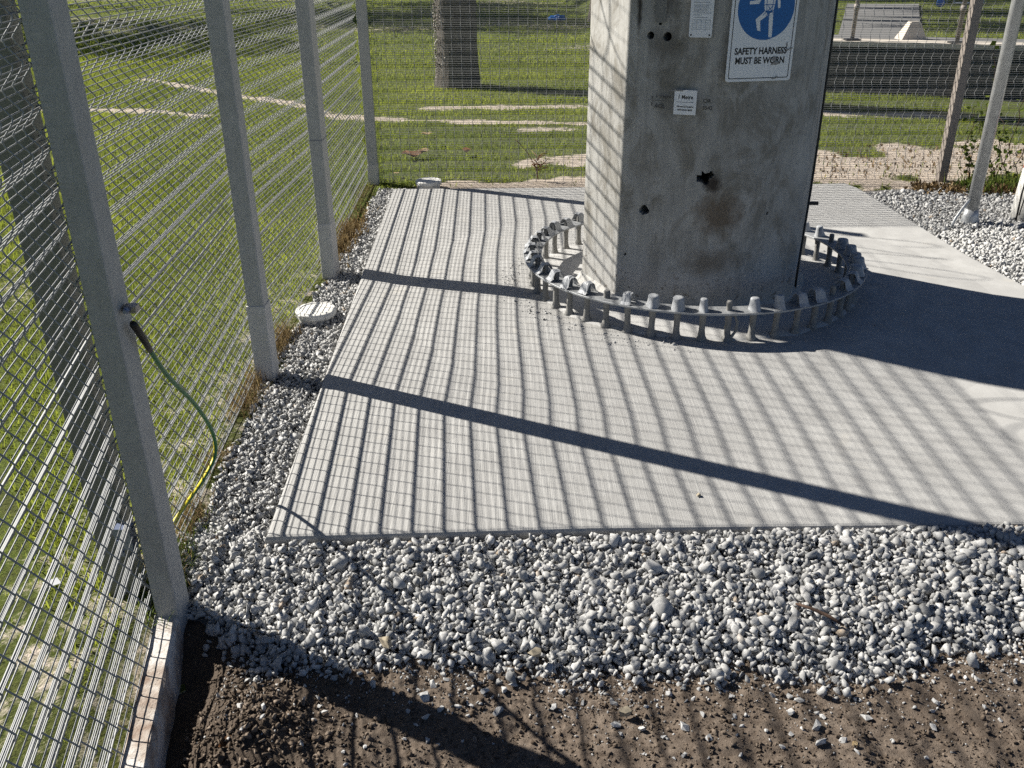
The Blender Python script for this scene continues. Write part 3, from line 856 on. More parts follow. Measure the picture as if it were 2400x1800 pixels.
# far fence
ff = tag(empty('mesh_fence', (0, 0, 0)), 'far mesh fence crossing behind the concrete pole, with a brown grey post on the right', 'fence')
def fy(x): return 6.885 + .012 * (x + 1.05)
wire_panel(ff, (-1.02, fy(-1.02)), (3.30, fy(3.3)), -.05, H - .02, .03, v0=.045)
wire_panel(ff, (3.30, fy(3.3)), (5.6, fy(5.6)), -.05, H - .02, .03, v0=.03)
post(ff, 3.313, 6.885, .064, .072, -.1, H, MAT['brown'])
post(ff, 5.62, 6.91, .064, .072, -.1, H, MAT['brown'])

# concrete strip under the near panel
bm = bmesh.new()
A0 = Vector((-.977, 1.935)); A1 = Vector((-.914, 1.935)); dr = Vector((.102, -.509)).normalized()
L = 2.05; seg = 40
rows = []
for i in range(seg + 1):
    c = A0 + dr * (L * i / seg); d = A1 + dr * (L * i / seg)
    j1 = mnoise.noise(Vector((i * .5, 0, 0))) * .004; j2 = mnoise.noise(Vector((i * .5, 5, 0))) * .004
    rows.append([bm.verts.new(p) for p in ((c.x, c.y, -.22), (c.x, c.y, -.052 + j1), (c.x + .006, c.y, -.046 + j1), (d.x - .008 + j2, d.y, -.046 + j2), (d.x + j2, d.y, -.054 + j1), (d.x + .012 + j2, d.y, -.22))])
for r0, r1 in zip(rows, rows[1:]):
    for k in range(5): bm.faces.new((r0[k], r0[k + 1], r1[k + 1], r1[k]))
bm.faces.new(rows[0]); bm.faces.new(rows[-1][::-1])
tag(frombm('concrete_strip', bm, MAT['kerb'], None, False), 'narrow soil stained concrete strip under the near corner panel', 'kerb')

# ------------------------------------------------------------------ the pole
RP = .568
ANG = [-45 + 45 * k for k in range(8)]
VV = [Vector((RP * math.sin(R_(a)), -RP * math.cos(R_(a)))) for a in ANG]
TT = [.18, .95, .28, .28, .28, .28, .28, .25]
sec = []
for k in range(8):
    p0, p1, p2 = VV[k - 1], VV[k], VV[(k + 1) % 8]; t = TT[k]
    a_ = p1 + (p0 - p1) * t / 2; b_ = p1 + (p2 - p1) * t / 2
    m_ = 12 if t > .5 else 4
    for i in range(m_ + 1):
        s = i / m_; sec.append((1 - s) ** 2 * a_ + 2 * s * (1 - s) * p1 + s * s * b_)
pole = tag(empty('concrete_pole', (CX, CY, 0)), 'thick weathered octagonal concrete pole standing inside the ring of bolts', 'pole')
bm = bmesh.new()
PZ = [.0] + [i * .25 for i in range(1, 20)] + [5.2]
rings = []
for z in PZ:
    k = 1 - z * .006
    rings.append([bm.verts.new((p.x * k, p.y * k, z)) for p in sec])
ns = len(sec)
for r0, r1 in zip(rings, rings[1:]):
    for j in range(ns): bm.faces.new((r0[j], r0[(j + 1) % ns], r1[(j + 1) % ns], r1[j]))
bm.faces.new(rings[0][::-1]); bm.faces.new(rings[-1])
shaft = frombm('shaft', bm, MAT['pole'], pole)
# drilled and broken holes cut into the shaft
cut = bmesh.new()
def cutter(x, y, z, r, nang, depth=.16, jag=0.0, n=14):
    d = Vector((math.sin(R_(nang)), -math.cos(R_(nang)), 0)); c = Vector((x - CX, y - CY, z)); u = Vector((d.y, -d.x, 0)); w = Vector((0, 0, 1))
    rr = [r * (1 + jag * random.uniform(-.5, .6)) for _ in range(n)]
    f0 = [cut.verts.new(c + d * .06 + (u * math.cos(2 * math.pi * i / n) + w * math.sin(2 * math.pi * i / n)) * rr[i] * 1.1) for i in range(n)]
    f1 = [cut.verts.new(c - d * depth + (u * math.cos(2 * math.pi * i / n) + w * math.sin(2 * math.pi * i / n)) * rr[i] * .75) for i in range(n)]
    for i in range(n): cut.faces.new((f0[i], f0[(i + 1) % n], f1[(i + 1) % n], f1[i]))
    cut.faces.new(f0[::-1]); cut.faces.new(f1)
cutter(.590, 3.99, 1.252, .0155, -25.5); cutter(.655, 3.96, 1.249, .018, -25.5)
cutter(.607, 3.985, .516, .021, -25.5, jag=.25); cutter(.843, 3.895, .676, .028, -8.9, jag=.9, n=16)
cutter(.868, 3.892, .694, .015, -5, .05, jag=.6, n=10)
cutter(.625, 3.975, 1.298, .007, -25.5, .04)
cutter(1.14, 3.945, .51, .008, 19, .03, jag=.5); cutter(.545, 4.02, .30, .008, -50, .03, jag=.6)
bmesh.ops.recalc_face_normals(cut, faces=cut.faces)
me = bpy.data.meshes.new('cut'); cut.to_mesh(me); cut.free()
co = bpy.data.objects.new('cut', me); COL.objects.link(co); co.parent = pole
md = shaft.modifiers.new('b', 'BOOLEAN'); md.operation = 'DIFFERENCE'; md.object = co; md.solver = 'EXACT'; md.use_self = True
bpy.context.view_layer.update()
dg = bpy.context.evaluated_depsgraph_get()
nm = bpy.data.meshes.new_from_object(shaft.evaluated_get(dg))
shaft.modifiers.clear(); shaft.data = nm
bpy.data.objects.remove(co)
if not nm.materials: nm.materials.append(MAT['pole'])
# mortar fillet round the foot
bm = bmesh.new()
cx_ = []
for k, (sc_, z) in enumerate(((1.07, .044), (1.035, .062), (1.006, .085), (.985, .09))):
    ring = []
    for j, p in enumerate(sec):
        q = 1 + .022 * mnoise.noise(Vector((p.x * 9, p.y * 9, k * .4))) * (1 if k < 3 else 0)
        zz = z + (.02 * mnoise.noise(Vector((p.x * 7, p.y * 7, 3))) if k in (1, 2) else 0)
        ring.append(bm.verts.new((p.x * sc_ * q, p.y * sc_ * q, zz)))
    cx_.append(ring)
for r0, r1 in zip(cx_, cx_[1:]):
    for j in range(ns): bm.faces.new((r0[j], r0[(j + 1) % ns], r1[(j + 1) % ns], r1[j]))
frombm('mortar_fillet', bm, MAT['mortar'], pole, True)
def facet_frame(x, y, z, nang, off=.003):
    d = Vector((math.sin(R_(nang)), -math.cos(R_(nang)), 0))
    u = Vector((math.cos(R_(nang)), math.sin(R_(nang)), 0))
    m = Matrix((u, Vector((0, 0, 1)), d)).transposed().to_4x4()
    m.translation = Vector((x, y, z)) + d * off
    return m
def flatpoly(bm, pts, z0, th):
    """prism of a 2D outline; local x right, y up, z out of the face"""
    a = [bm.verts.new((x, y, z0)) for x, y in pts]; b = [bm.verts.new((x, y, z0 + th)) for x, y in pts]
    n = len(pts)
    bm.faces.new(b)
    for i in range(n): bm.faces.new((a[i], a[(i + 1) % n], b[(i + 1) % n], b[i]))
def rrect(w, h, r, n=5, cx=0, cy=0):
    out = []
    for (sx, sy, a0) in ((1, -1, -90), (1, 1, 0), (-1, 1, 90), (-1, -1, 180)):
        for i in range(n + 1):
            a = R_(a0 + 90 * i / n); out.append((cx + sx * (w / 2 - r) + r * math.cos(a), cy + sy * (h / 2 - r) + r * math.sin(a)))
    return out
def text(name, body, size, loc, m, parent, bold=.0, sx=1.0, align='CENTER', shear=0):
    cu = bpy.data.curves.new('t', 'FONT'); cu.body = body; cu.size = size; cu.offset = bold; cu.align_x = align; cu.align_y = 'CENTER'; cu.resolution_u = 3; cu.shear = shear
    ob = bpy.data.objects.new('t', cu); COL.objects.link(ob)
    bpy.context.view_layer.update()
    me = bpy.data.meshes.new_from_object(ob.evaluated_get(bpy.context.evaluated_depsgraph_get()))
    bpy.data.objects.remove(ob); bpy.data.curves.remove(cu)
    me.materials.clear()
    o = link(name, me, m, parent); o.location = loc; o.scale = (sx, 1, 1)
    return o
# things that belong to the pole: filler patch, dark residue, cable
bm = bmesh.new(); flatpoly(bm, rrect(.045, .145, .008), 0, .002)
o = frombm('filler_patch', bm, MAT['filler'], pole); o.matrix_local = Matrix.Translation((-CX, -CY - .017, 0)) @ facet_frame(.620, 3.975, 1.375, -22.5, .0035)
bm = bmesh.new(); flatpoly(bm, [(-.03, -.06), (-.012, -.062), (-.005, -.075), (.012, -.066), (.03, -.068), (.031, .07), (-.03, .07)], 0, .002)
o = frombm('tape_residue', bm, MAT['darkpatch'], pole); o.matrix_local = Matrix.Translation((-CX, -CY, 0)) @ facet_frame(1.292, 4.035, 1.40, 42, .012)
bm = bmesh.new()
pts = []
for i in range(40):
    z = .05 + i * .1
    ad = 84 - 22 * math.exp(-((z - .05) / .42) ** 2) + 1.2 * math.sin(z * 4)
    r = RP * math.cos(R_(22.5)) / math.cos(R_(ad - 67.5)) * (1 - z * .006) + .004
    pts.append((r * math.sin(R_(ad)), -r * math.cos(R_(ad)), z))
tube(bm, pts, .0062, 7); frombm('cable', bm, MAT['darkcable'], pole, True)
bm = bmesh.new(); add_box(bm, (.525, -.115, .452), (.572, -.098, .466)); frombm('cable_bracket', bm, MAT['darkcable'], pole)
# faint measuring marks painted on the pole
T0 = Matrix.Translation((-CX, -CY - .017, 0))
def on_pole(o, fr): o.matrix_local = T0 @ fr
o = text('paint_mark', 'CIR', .021, (0, 0, 0), MAT['faded'], pole, .0006); on_pole(o, facet_frame(.820, 3.888, 1.003, -10, .004))
o = text('paint_mark', '3542', .021, (0, 0, 0), MAT['faded'], pole, .0006); on_pole(o, facet_frame(.824, 3.887, .975, -10, .004))
o = text('paint_mark', 'AGL', .024, (0, 0, 0), MAT['faded'], pole, .0004); on_pole(o, facet_frame(.638, 3.968, .972, -25.5, .004))
o = text('paint_mark', '1 metre', .021, (0, 0, 0), MAT['faded'], pole, .0002); on_pole(o, facet_frame(.650, 3.962, 1.012, -25.5, .004))
bm = bmesh.new(); flatpoly(bm, [(-.05, -.0008), (.05, -.0008), (.05, .0008), (-.05, .0008)], 0, .0006); flatpoly(bm, [(-.035, -.022), (-.0315, -.022), (-.0315, -.008), (-.035, -.008)], 0, .0006); flatpoly(bm, [(-.035, .006), (-.0315, .006), (-.0315, .016), (-.035, .016)], 0, .0006)
o = frombm('paint_mark', bm, MAT['faded'], pole); on_pole(o, facet_frame(.636, 3.969, .995, -25.5, .004))

# safety sign
SF = facet_frame(1.022, 3.893, 1.30, 11.5, .010)
sg = empty('safety_sign', (0, 0, 0)); sg.matrix_world = SF
tag(sg, 'white sign with a blue round harness symbol reading SAFETY HARNESS MUST BE WORN', 'sign')
sw, sh = .288, .44
bm = bmesh.new(); flatpoly(bm, rrect(sw, sh, .012), 0, .003); o = frombm('sign_plate', bm, MAT['white'], sg)
bm = bmesh.new()
o1 = rrect(sw - .022, sh - .022, .008); i1 = rrect(sw - .028, sh - .028, .006)
a = [bm.verts.new((x, y, .0036)) for x, y in o1]; b = [bm.verts.new((x, y, .0036)) for x, y in i1]
for i in range(len(a)): bm.faces.new((a[i], a[(i + 1) % len(a)], b[(i + 1) % len(a)], b[i]))
frombm('border_line', bm, MAT['black'], sg, normals=False)
bm = bmesh.new(); CC = (.004, .062); RC = .122
flatpoly(bm, [(CC[0] + RC * math.cos(2 * math.pi * i / 64), CC[1] + RC * math.sin(2 * math.pi * i / 64)) for i in range(64)], .0032, .0004)
frombm('blue_disc', bm, MAT['blue'], sg)
bm = bmesh.new()
def pg(pts): flatpoly(bm, [(CC[0] + x, CC[1] + y) for x, y in pts], .0037, .0004)
pg([(.012 + .017 * math.cos(a_), .088 + .017 * math.sin(a_)) for a_ in [2 * math.pi * i / 20 for i in range(20)]])
pg([(-.014, .066), (.040, .066), (.034, .006), (.030, -.012), (-.006, -.012), (-.010, .006)])              # trunk
pg([(-.006, -.014), (.012, -.026), (-.022, -.050), (-.016, -.088), (-.030, -.086), (-.042, -.044)])        # bent leg
pg([(.014, -.024), (.031, -.014), (.034, -.064), (.036, -.112), (.022, -.112), (.017, -.064)])             # straight leg
pg([(.042, .066), (.052, .058), (.058, .018), (.060, -.002), (.050, -.004), (.046, .018)])                 # right arm
pg([(-.016, .066), (-.030, .056), (-.040, .028), (-.074, .024), (-.074, .012), (-.034, .014), (-.022, .036)])  # reaching arm
frombm('figure_symbol', bm, MAT['white'], sg)
bm = bmesh.new()
def ln(x0, y0, x1, y1, w=.0028):
    d = Vector((x1 - x0, y1 - y0)).normalized(); nn = Vector((-d.y, d.x)) * w / 2
    flatpoly(bm, [(CC[0] + x0 - nn.x, CC[1] + y0 - nn.y), (CC[0] + x1 - nn.x, CC[1] + y1 - nn.y), (CC[0] + x1 + nn.x, CC[1] + y1 + nn.y), (CC[0] + x0 + nn.x, CC[1] + y0 + nn.y)], .0042, .0003)
ln(-.008, .010, .034, .010); ln(-.004, .064, .002, -.012); ln(.030, .064, .024, -.012); ln(-.006, -.012, .018, -.030); ln(.030, -.012, .000, -.030); ln(.006, .006, .030, -.022); ln(.028, .006, -.012, -.028)
frombm('harness_lines', bm, MAT['blue'], sg)
text('lettering', 'SAFETY HARNESS', .0355, (.000, -.103, .0036), MAT['black'], sg, .0012, .83)
text('lettering', 'MUST BE WORN', .0355, (.000, -.140, .0036), MAT['black'], sg, .0012, .83)
bm = bmesh.new()
def blob(cx, cy, w, h, n=11):
    flatpoly(bm, [(cx + w * math.cos(2 * math.pi * i / n) * random.uniform(.5, 1.1), cy + h * math.sin(2 * math.pi * i / n) * random.uniform(.5, 1.1)) for i in range(n)], .0045, .0002)
for q in ((.062, -.135, .012, .012), (.072, -.152, .018, .006), (.055, -.155, .008, .006), (.118, -.100, .010, .006), (.132, -.094, .010, .004), (.112, -.080, .004, .012), (.070, -.210, .014, .004), (.082, -.205, .006, .004), (.09, -.108, .008, .005), (.02, -.06, .004, .0015), (-.11, -.09, .003, .002), (.10, -.06, .002, .002)): blob(*q)
frombm('scuff_marks', bm, MAT['scuff'], sg)['kind'] = 'stuff'
# small information plate
IP = facet_frame(.776, 3.899, 1.385, -16.5, .010)
ip = empty('information_plate', (0, 0, 0)); ip.matrix_world = IP
tag(ip, 'small grey white plate of fine print and ruled boxes beside the safety sign', 'sign')
pw, phh = .092, .27
bm = bmesh.new(); flatpoly(bm, rrect(pw, phh, .008), 0, .003); frombm('plate', bm, MAT['label'], ip)
bm = bmesh.new()
def bar(x0, y0, x1, y1): flatpoly(bm, [(x0, y0), (x1, y0), (x1, y1), (x0, y1)], .0031, .0003)
y = .115
random.seed(3)
def box(x0, y0, x1, y1, w=.0008):
    bar(x0, y0, x1, y0 + w); bar(x0, y1 - w, x1, y1); bar(x0, y0, x0 + w, y1); bar(x1 - w, y0, x1, y1)
for r_ in range(9): bar(-.036 + random.uniform(0, .006), .118 - r_ * .0075, .036 - random.uniform(0, .012), .1205 - r_ * .0075)
box(-.037, .005, .037, .042)
for k in range(4): bar(-.037, .012 + k * .008, .037, .0126 + k * .008)
bar(-.012, .005, -.0114, .042); bar(.012, .005, .0126, .042)
for k in range(5): bar(-.032, .014 + k * .006 - .002, -.032 + random.uniform(.008, .018), .016 + k * .006 - .002)
bar(-.034, -.004, .030, -.002)
box(-.032, -.044, .034, -.010)
for k in range(6): bar(-.028, -.040 + k * .005, .02 + random.uniform(0, .01), -.0385 + k * .005)
bar(-.034, -.051, .0, -.0495); bar(-.03, -.060, .026, -.0585)
box(-.036, -.105, .037, -.068)
for k in range(5): bar(-.036, -.098 + k * .007, .037, -.0976 + k * .007)
for xx in (-.018, 0, .018): bar(xx, -.105, xx + .0006, -.068)
frombm('fine_print', bm, MAT['greyprint'], ip)
for s_ in (-1, 1):
    bm = bmesh.new(); flatpoly(bm, [(.0035 * math.cos(2 * math.pi * i / 12), .0035 * math.sin(2 * math.pi * i / 12)) for i in range(12)], 0, .0012)
    o = frombm('screw', bm, MAT['black'], ip); o.location = (s_ * .037, -.1255, .003)
# height label
ML = facet_frame(.739, 3.912, .993, -20, .010)
ml = empty('height_label', (0, 0, 0)); ml.matrix_world = ML
tag(ml, 'small white square label reading 1 Metre above reference level', 'label')
bm = bmesh.new(); flatpoly(bm, rrect(.094, .100, .001, 1), 0, .0015); frombm('label_card', bm, MAT['label'], ml)
text('lettering', '1 Metre', .0225, (0, .021, .0018), MAT['black'], ml, .0006, .88)
text('lettering', 'Above 0.0 metre', .0112, (0, -.017, .0018), MAT['black'], ml, .0004, .92)
text('lettering', 'reference level', .0112, (0, -.030, .0018), MAT['black'], ml, .0004, .92)
bm = bmesh.new(); flatpoly(bm, [(-.038, .0005), (.038, .0005), (.038, .0018), (-.038, .0018)], .0016, .0003); frombm('rule_line', bm, MAT['black'], ml)
bm = bmesh.new(); flatpoly(bm, [(-.075, .044), (-.045, .050), (-.012, .050), (-.012, .044), (-.042, .045)], .0017, .0012); frombm('torn_tape', bm, MAT['scuff'], ml)

# ------------------------------------------------------------------ ring of anchor bolts
ring = tag(empty('anchor_ring', (CX - .010, CY - .012, 0)), 'round steel flange ring on a circle of anchor bolts around the concrete pole', 'flange ring')
RO, RI, ZP = .849, .757, .178
bm = bmesh.new(); n_ = 128
rg = []
for (r, z) in ((RI, ZP - .008), (RI, ZP - .001), (RI + .001, ZP), (RO - .001, ZP), (RO, ZP - .001), (RO, ZP - .008)):
    rg.append([bm.verts.new((r * math.cos(2 * math.pi * j / n_), r * math.sin(2 * math.pi * j / n_), z + .0015 * math.sin(6 * math.pi * j / n_))) for j in range(n_)])
for k in range(6):
    r0, r1 = rg[k], rg[(k + 1) % 6]
    for j in range(n_): bm.faces.new((r0[j], r0[(j + 1) % n_], r1[(j + 1) % n_], r1[j]))
frombm('flange_plate', bm, MAT['plate'], ring)
NB = 46
RM = .803
def hood_mesh(r0, h, flare, seed):
    bm = bmesh.new(); rd = random.Random(seed)
    n = 20; ph = [rd.uniform(0, 6.28) for _ in range(4)]
    def wob(t, z):
        return (.06 * math.sin(7 * t + ph[0]) + .05 * math.sin(11 * t + ph[1])) * (1 - z / h) + .05 * math.sin(2 * t + ph[2])
    # opens outwards (local +x) at the foot, like tape pulled down to the plate edge
    rings = []
    for (r, z) in ((r0 * 1.25, 0), (r0 * 1.12, h * .3), (r0 * 1.02, h * .7), (r0, h * .93), (r0 * .9, h), (r0 * .45, h * 1.02)):
        rings.append([bm.verts.new((rr * math.cos(t) + flare * max(0, math.cos(t)) * max(0.0, 1 - z / h) ** 1.3, rr * math.sin(t), z)) for t in [2 * math.pi * j / n for j in range(n)] for rr in [r * (1 + wob(t, z))]])
    for a_, b_ in zip(rings, rings[1:]):
        for j in range(n): bm.faces.new((a_[j], a_[(j + 1) % n], b_[(j + 1) % n], b_[j]))
    bm.faces.new(rings[-1])
    return bm
def tent_mesh(w, h, lx, rx, seed):
    bm = bmesh.new(); rd = random.Random(seed); th = .0016
    pf = [(-lx, .001), (-lx * .72, h * .22), (-.020, h * .82), (-.012, h), (.012, h * 1.02), (.020, h * .84), (rx * .72, h * .25), (rx, .001)]
    nw = 7; rows = []
    for (x, z) in pf:
        row = []
        for k in range(nw):
            t = k / (nw - 1) - .5
            row.append((x + rd.uniform(-.0015, .0015), t * w * (1 + .25 * (1 - z / h)), z - abs(t) * .012 * (z / h) + rd.uniform(-.0015, .0015) * (z > .005)))
        rows.append(row)
    T_ = [[bm.verts.new(p) for p in r] for r in rows]; B_2 = [[bm.verts.new((p[0], p[1], max(p[2] - th, .0003))) for p in r] for r in rows]
    for i in range(len(pf) - 1):
        for k in range(nw - 1):
            bm.faces.new((T_[i][k], T_[i][k + 1], T_[i + 1][k + 1], T_[i + 1][k])); bm.faces.new((B_2[i][k], B_2[i + 1][k], B_2[i + 1][k + 1], B_2[i][k + 1]))
        for k in (0, nw - 1): bm.faces.new((T_[i][k], T_[i + 1][k], B_2[i + 1][k], B_2[i][k]))
    return bm
def stub_mesh():
    bm = bmesh.new()
    pr = []
    z = .0
    while z < .040: pr += [(.0135, z), (.0118, z + .002)]; z += .004
    pr += [(.0125, .041), (.0105, .045)]
    lathe(bm, pr, 12); return bm
def stem_mesh(seed):
    bm = bmesh.new(); rd = random.Random(seed)
    a1, a2 = rd.uniform(0, 6), rd.uniform(0, 6)
    lathe(bm, [(.028, .03), (.022, .048), (.0165, .06), (.0135, .085), (.0135, .12), (.0145, .15), (.017, .163), (.017, .1695)], 14,
          wob=lambda t, z: .10 * math.sin(3 * t + a1) * max(0, 1 - (z - .03) / .06) + .05 * math.sin(5 * t + a2 + z * 60))
    return bm
hoods = []; tents = []; stems = []
me_stub = None
for i in range(6): pass
def asmesh(bm, m, smooth=True):
    bmesh.ops.recalc_face_normals(bm, faces=bm.faces); me = bpy.data.meshes.new('m'); bm.to_mesh(me); bm.free(); me.materials.append(m)
    me.polygons.foreach_set('use_smooth', np.full(len(me.polygons), smooth)); return me
ME_STUB = asmesh(stub_mesh(), MAT['bolt'])
ME_STEM = [asmesh(stem_mesh(40 + i), MAT['bolt']) for i in range(5)]
ME_SLIM = [asmesh(hood_mesh(.0165, .052, .020, 60 + i), MAT['tape']) for i in range(3)]
ME_WIDE = [asmesh(hood_mesh(.0255, .050, .010, 70 + i), MAT['tape']) for i in range(2)]
ME_TENT = [asmesh(tent_mesh(.040, .050, .044, .045, 80 + i), MAT['tape'], False) for i in range(4)]
a0 = -88.3
for k in range(NB):
    ang = a0 + k * 360.0 / NB
    an = (ang + 180) % 360 - 180
    me = ME_STEM[k % 5]
    st = bpy.data.objects.new('anchor_bolt', me); COL.objects.link(st); st.parent = ring
    st.location = (RM * math.cos(R_(ang)), RM * math.sin(R_(ang)), 0); st.rotation_euler = (random.gauss(0, .012), random.gauss(0, .012), R_(ang))
    sb = bpy.data.objects.new('threaded_stub', ME_STUB); COL.objects.link(sb); sb.parent = st; sb.location = (0, 0, ZP - .002)
    w = None
    rel = k if k <= NB // 2 else k - NB      # 0 = front, negative to the left
    if rel in (0,): w = None
    elif rel == -1: w = ME_SLIM[0]
    elif rel in (-2, -3): w = ME_WIDE[rel % 2]
    elif rel == -4: w = ME_TENT[0]
    elif rel == -5: w = None; sb.scale = (1.15, 1.15, .8)
    elif rel in (1, 2): w = ME_SLIM[rel]
    elif -14 <= rel <= -6: w = ME_TENT[rel % 4]
    elif rel in (3, 4, 6, 7): w = ME_TENT[rel % 4]
    elif rel == 5: w = None
    elif 8 <= rel <= 12: w = ME_WIDE[rel % 2]
    elif rel in (14, 15): w = ME_SLIM[rel % 3]
    elif rel < -14: w = ME_TENT[rel % 4]
    if w is not None:
        tw = bpy.data.objects.new('tape_wrap', w); COL.objects.link(tw); tw.parent = st; tw.location = (0, 0, ZP + .0015)
        tw.rotation_euler = (0, 0, random.gauss(0, .12)); s_ = random.uniform(.92, 1.08); tw.scale = (s_, s_ * random.uniform(.9, 1.1), s_ * random.uniform(.92, 1.06))
# a loose flap of tape hanging under the plate at the front
bm = bmesh.new()
tube(bm, [(.03, -.80, .165), (.052, -.806, .15), (.062, -.81, .12), (.056, -.812, .085), (.04, -.812, .06), (.024, -.81, .052)], [.003, .006, .007, .006, .008, .002], 6)
frombm('loose_tape', bm, MAT['bolt'], ring, True)

# mortar crumbs round the ring on the slab
X = []; Y = []
for _ in range(700):
    t = random.uniform(0, 6.283) if random.random() < .4 else R_(random.gauss(-165, 35)); r = .88 + abs(random.gauss(0, .05))
    X.append(CX + r * math.cos(t)); Y.append(CY + r * math.sin(t))
X = np.array(X); Y = np.array(Y); S = rng.lognormal(math.log(.006), .5, len(X)); S = np.clip(S, .002, .02)
tag(scatter('mortar_crumbs', ROCKF, np.stack([X, Y, .001 + S * .2 + .036 * (1 - sm(.9, 1.4, np.hypot(X - CX, Y - CY)))], 1), S, rotmats(len(X), rng), MAT['stone'], np.full(len(X), .45)), 'crumbs of mortar on the slab around the flange ring', 'mortar', kind='stuff')

# ------------------------------------------------------------------ inspection caps
def cap(x, y, z, label):
    c = tag(empty('inspection_cap', (x, y, z)), label, 'pipe cap', 'white inspection caps')
    bm = bmesh.new(); lathe(bm, [(.084, -.04), (.084, .02), (.088, .022)], 40); frombm('pipe_rim', bm, MAT['pvc'], c, False)
    bm = bmesh.new(); lathe(bm, [(.094, .012), (.098, .016), (.098, .036), (.094, .041), (.078, .044), (.076, .0405), (.0, .042)], 40, cap=False); frombm('lid', bm, MAT['pvc'], c, False)
    for s_ in (0, 1, 2, 3):
        bm = bmesh.new(); a_ = R_(45 + 90 * s_)
        add_box(bm, (.092, -.012, .014), (.102, .012, .034), Matrix.Rotation(a_, 4, 'Z')); frombm('lid_lug', bm, MAT['pvc'], c)
    return c
cap(-.952, 4.07, -.03, 'round white plastic inspection cap in the gravel between two fence posts')
cap(-.617, 6.70, -.012, 'pale inspection cap at the back edge of the slab near the far corner post')

# ------------------------------------------------------------------ steel pipe and bollard on the right
pp = tag(empty('steel_pipe', (2.945, 5.62, 0)), 'tall round galvanised pipe standing in the gravel right of the slab', 'pipe')
bm = bmesh.new(); lathe(bm, [(.037, -.1), (.037, 3.2), (.034, 3.21)], 28); frombm('tube', bm, MAT['pipe'], pp, True)
bm = bmesh.new()
lathe(bm, [(.052, -.06), (.050, -.02), (.045, .03), (.039, .075)], 24, wob=lambda t, z: .08 * math.sin(2 * t + 2)); frombm('foot_sleeve', bm, MAT['pipe'], pp, True)
bm = bmesh.new(); tube(bm, [(-.036, -.02, .14), (-.055, -.03, .125), (-.09, -.05, .085), (-.13, -.07, .03), (-.155, -.085, -.04)], .0085, 8); frombm('earth_lead', bm, MAT['pipe'], pp, True)
bl = tag(empty('marker_bollard', (3.40, 5.74, 0)), 'weathered red and white concrete bollard cut off by the right photo edge', 'bollard')
bm = bmesh.new(); lathe(bm, [(.118, -.08), (.115, .16), (.108, .30)], 24); frombm('shaft', bm, MAT['pvc'], bl, True)
bm = bmesh.new(); lathe(bm, [(.109, .30), (.102, .44)], 24, cap=False); frombm('red_band', bm, MAT['redband'], bl, True)
bm = bmesh.new(); lathe(bm, [(.102, .44), (.085, .58), (.05, .62)], 24); frombm('top', bm, MAT['pvc'], bl, True)
bm = bmesh.new(); tube(bm, [(-.10, -.06, .44), (-.125, -.07, .30), (-.132, -.07, .15), (-.128, -.07, -.03)], .006, 6); tube(bm, [(-.085, -.08, .42), (-.11, -.09, .25), (-.125, -.085, .02)], .004, 6); frombm('wire', bm, MAT['darkcable'], bl, True)

# ------------------------------------------------------------------ earth cable on post A
cb = tag(empty('earth_cable', (-.893, 1.95, .83)), 'green and yellow earth cable curving from the nearest post down to the ground', 'cable')
base = Vector((-.893, 1.95, .83))
cp_ = [(-.885, 1.931, .806), (-.880, 1.956, .764), (-.885, 2.017, .680), (-.900, 2.121, .568), (-.920, 2.320, .380), (-.938, 2.455, .215), (-.950, 2.470, .125), (-.965, 2.375, .092), (-.980, 2.250, .082), (-.990, 2.130, .072), (-.995, 2.05, .03), (-.995, 2.01, -.06)]
def smooth_path(pts, k=6):
    P_ = [Vector(p) for p in pts]; out = []
    for i in range(len(P_) - 1):
        a, b, c, d = P_[max(i - 1, 0)], P_[i], P_[i + 1], P_[min(i + 2, len(P_) - 1)]
        for j in range(k):
            t = j / k
            out.append(.5 * ((2 * b) + (-a + c) * t + (2 * a - 5 * b + 4 * c - d) * t * t + (-a + 3 * b - 3 * c + d) * t ** 3))
    out.append(P_[-1]); return out
pth = [p - base for p in smooth_path(cp_)]
bm = bmesh.new(); lay = bm.verts.layers.float.new('around'); rings = tube(bm, pth[8:], .0062, 10)
for i_, r_ in enumerate(rings):
    for j, v_ in enumerate(r_): v_[lay] = ((j + .12 * i_) % 10) / 10
frombm('cable', bm, MAT['cable'], cb, True)
bm = bmesh.new(); tube(bm, pth[2:12], [.006, .0095, .0095, .0095, .0092, .0092, .009, .0085, .008, .0075], 10); frombm('heat_shrink', bm, MAT['sleeve'], cb, True)
bm = bmesh.new(); add_box(bm, (-.006, -.012, -.012), (.024, .012, .006), None, .002); frombm('cable_lug', bm, MAT['lug'], cb)
bm = bmesh.new(); lathe(bm, [(.008, 0), (.008, .008), (.005, .009), (.005, .016)], 6); o = frombm('lug_bolt', bm, MAT['boltblue'], cb); o.location = (.004, -.012, -.002); o.rotation_euler = (R_(90), 0, 0)

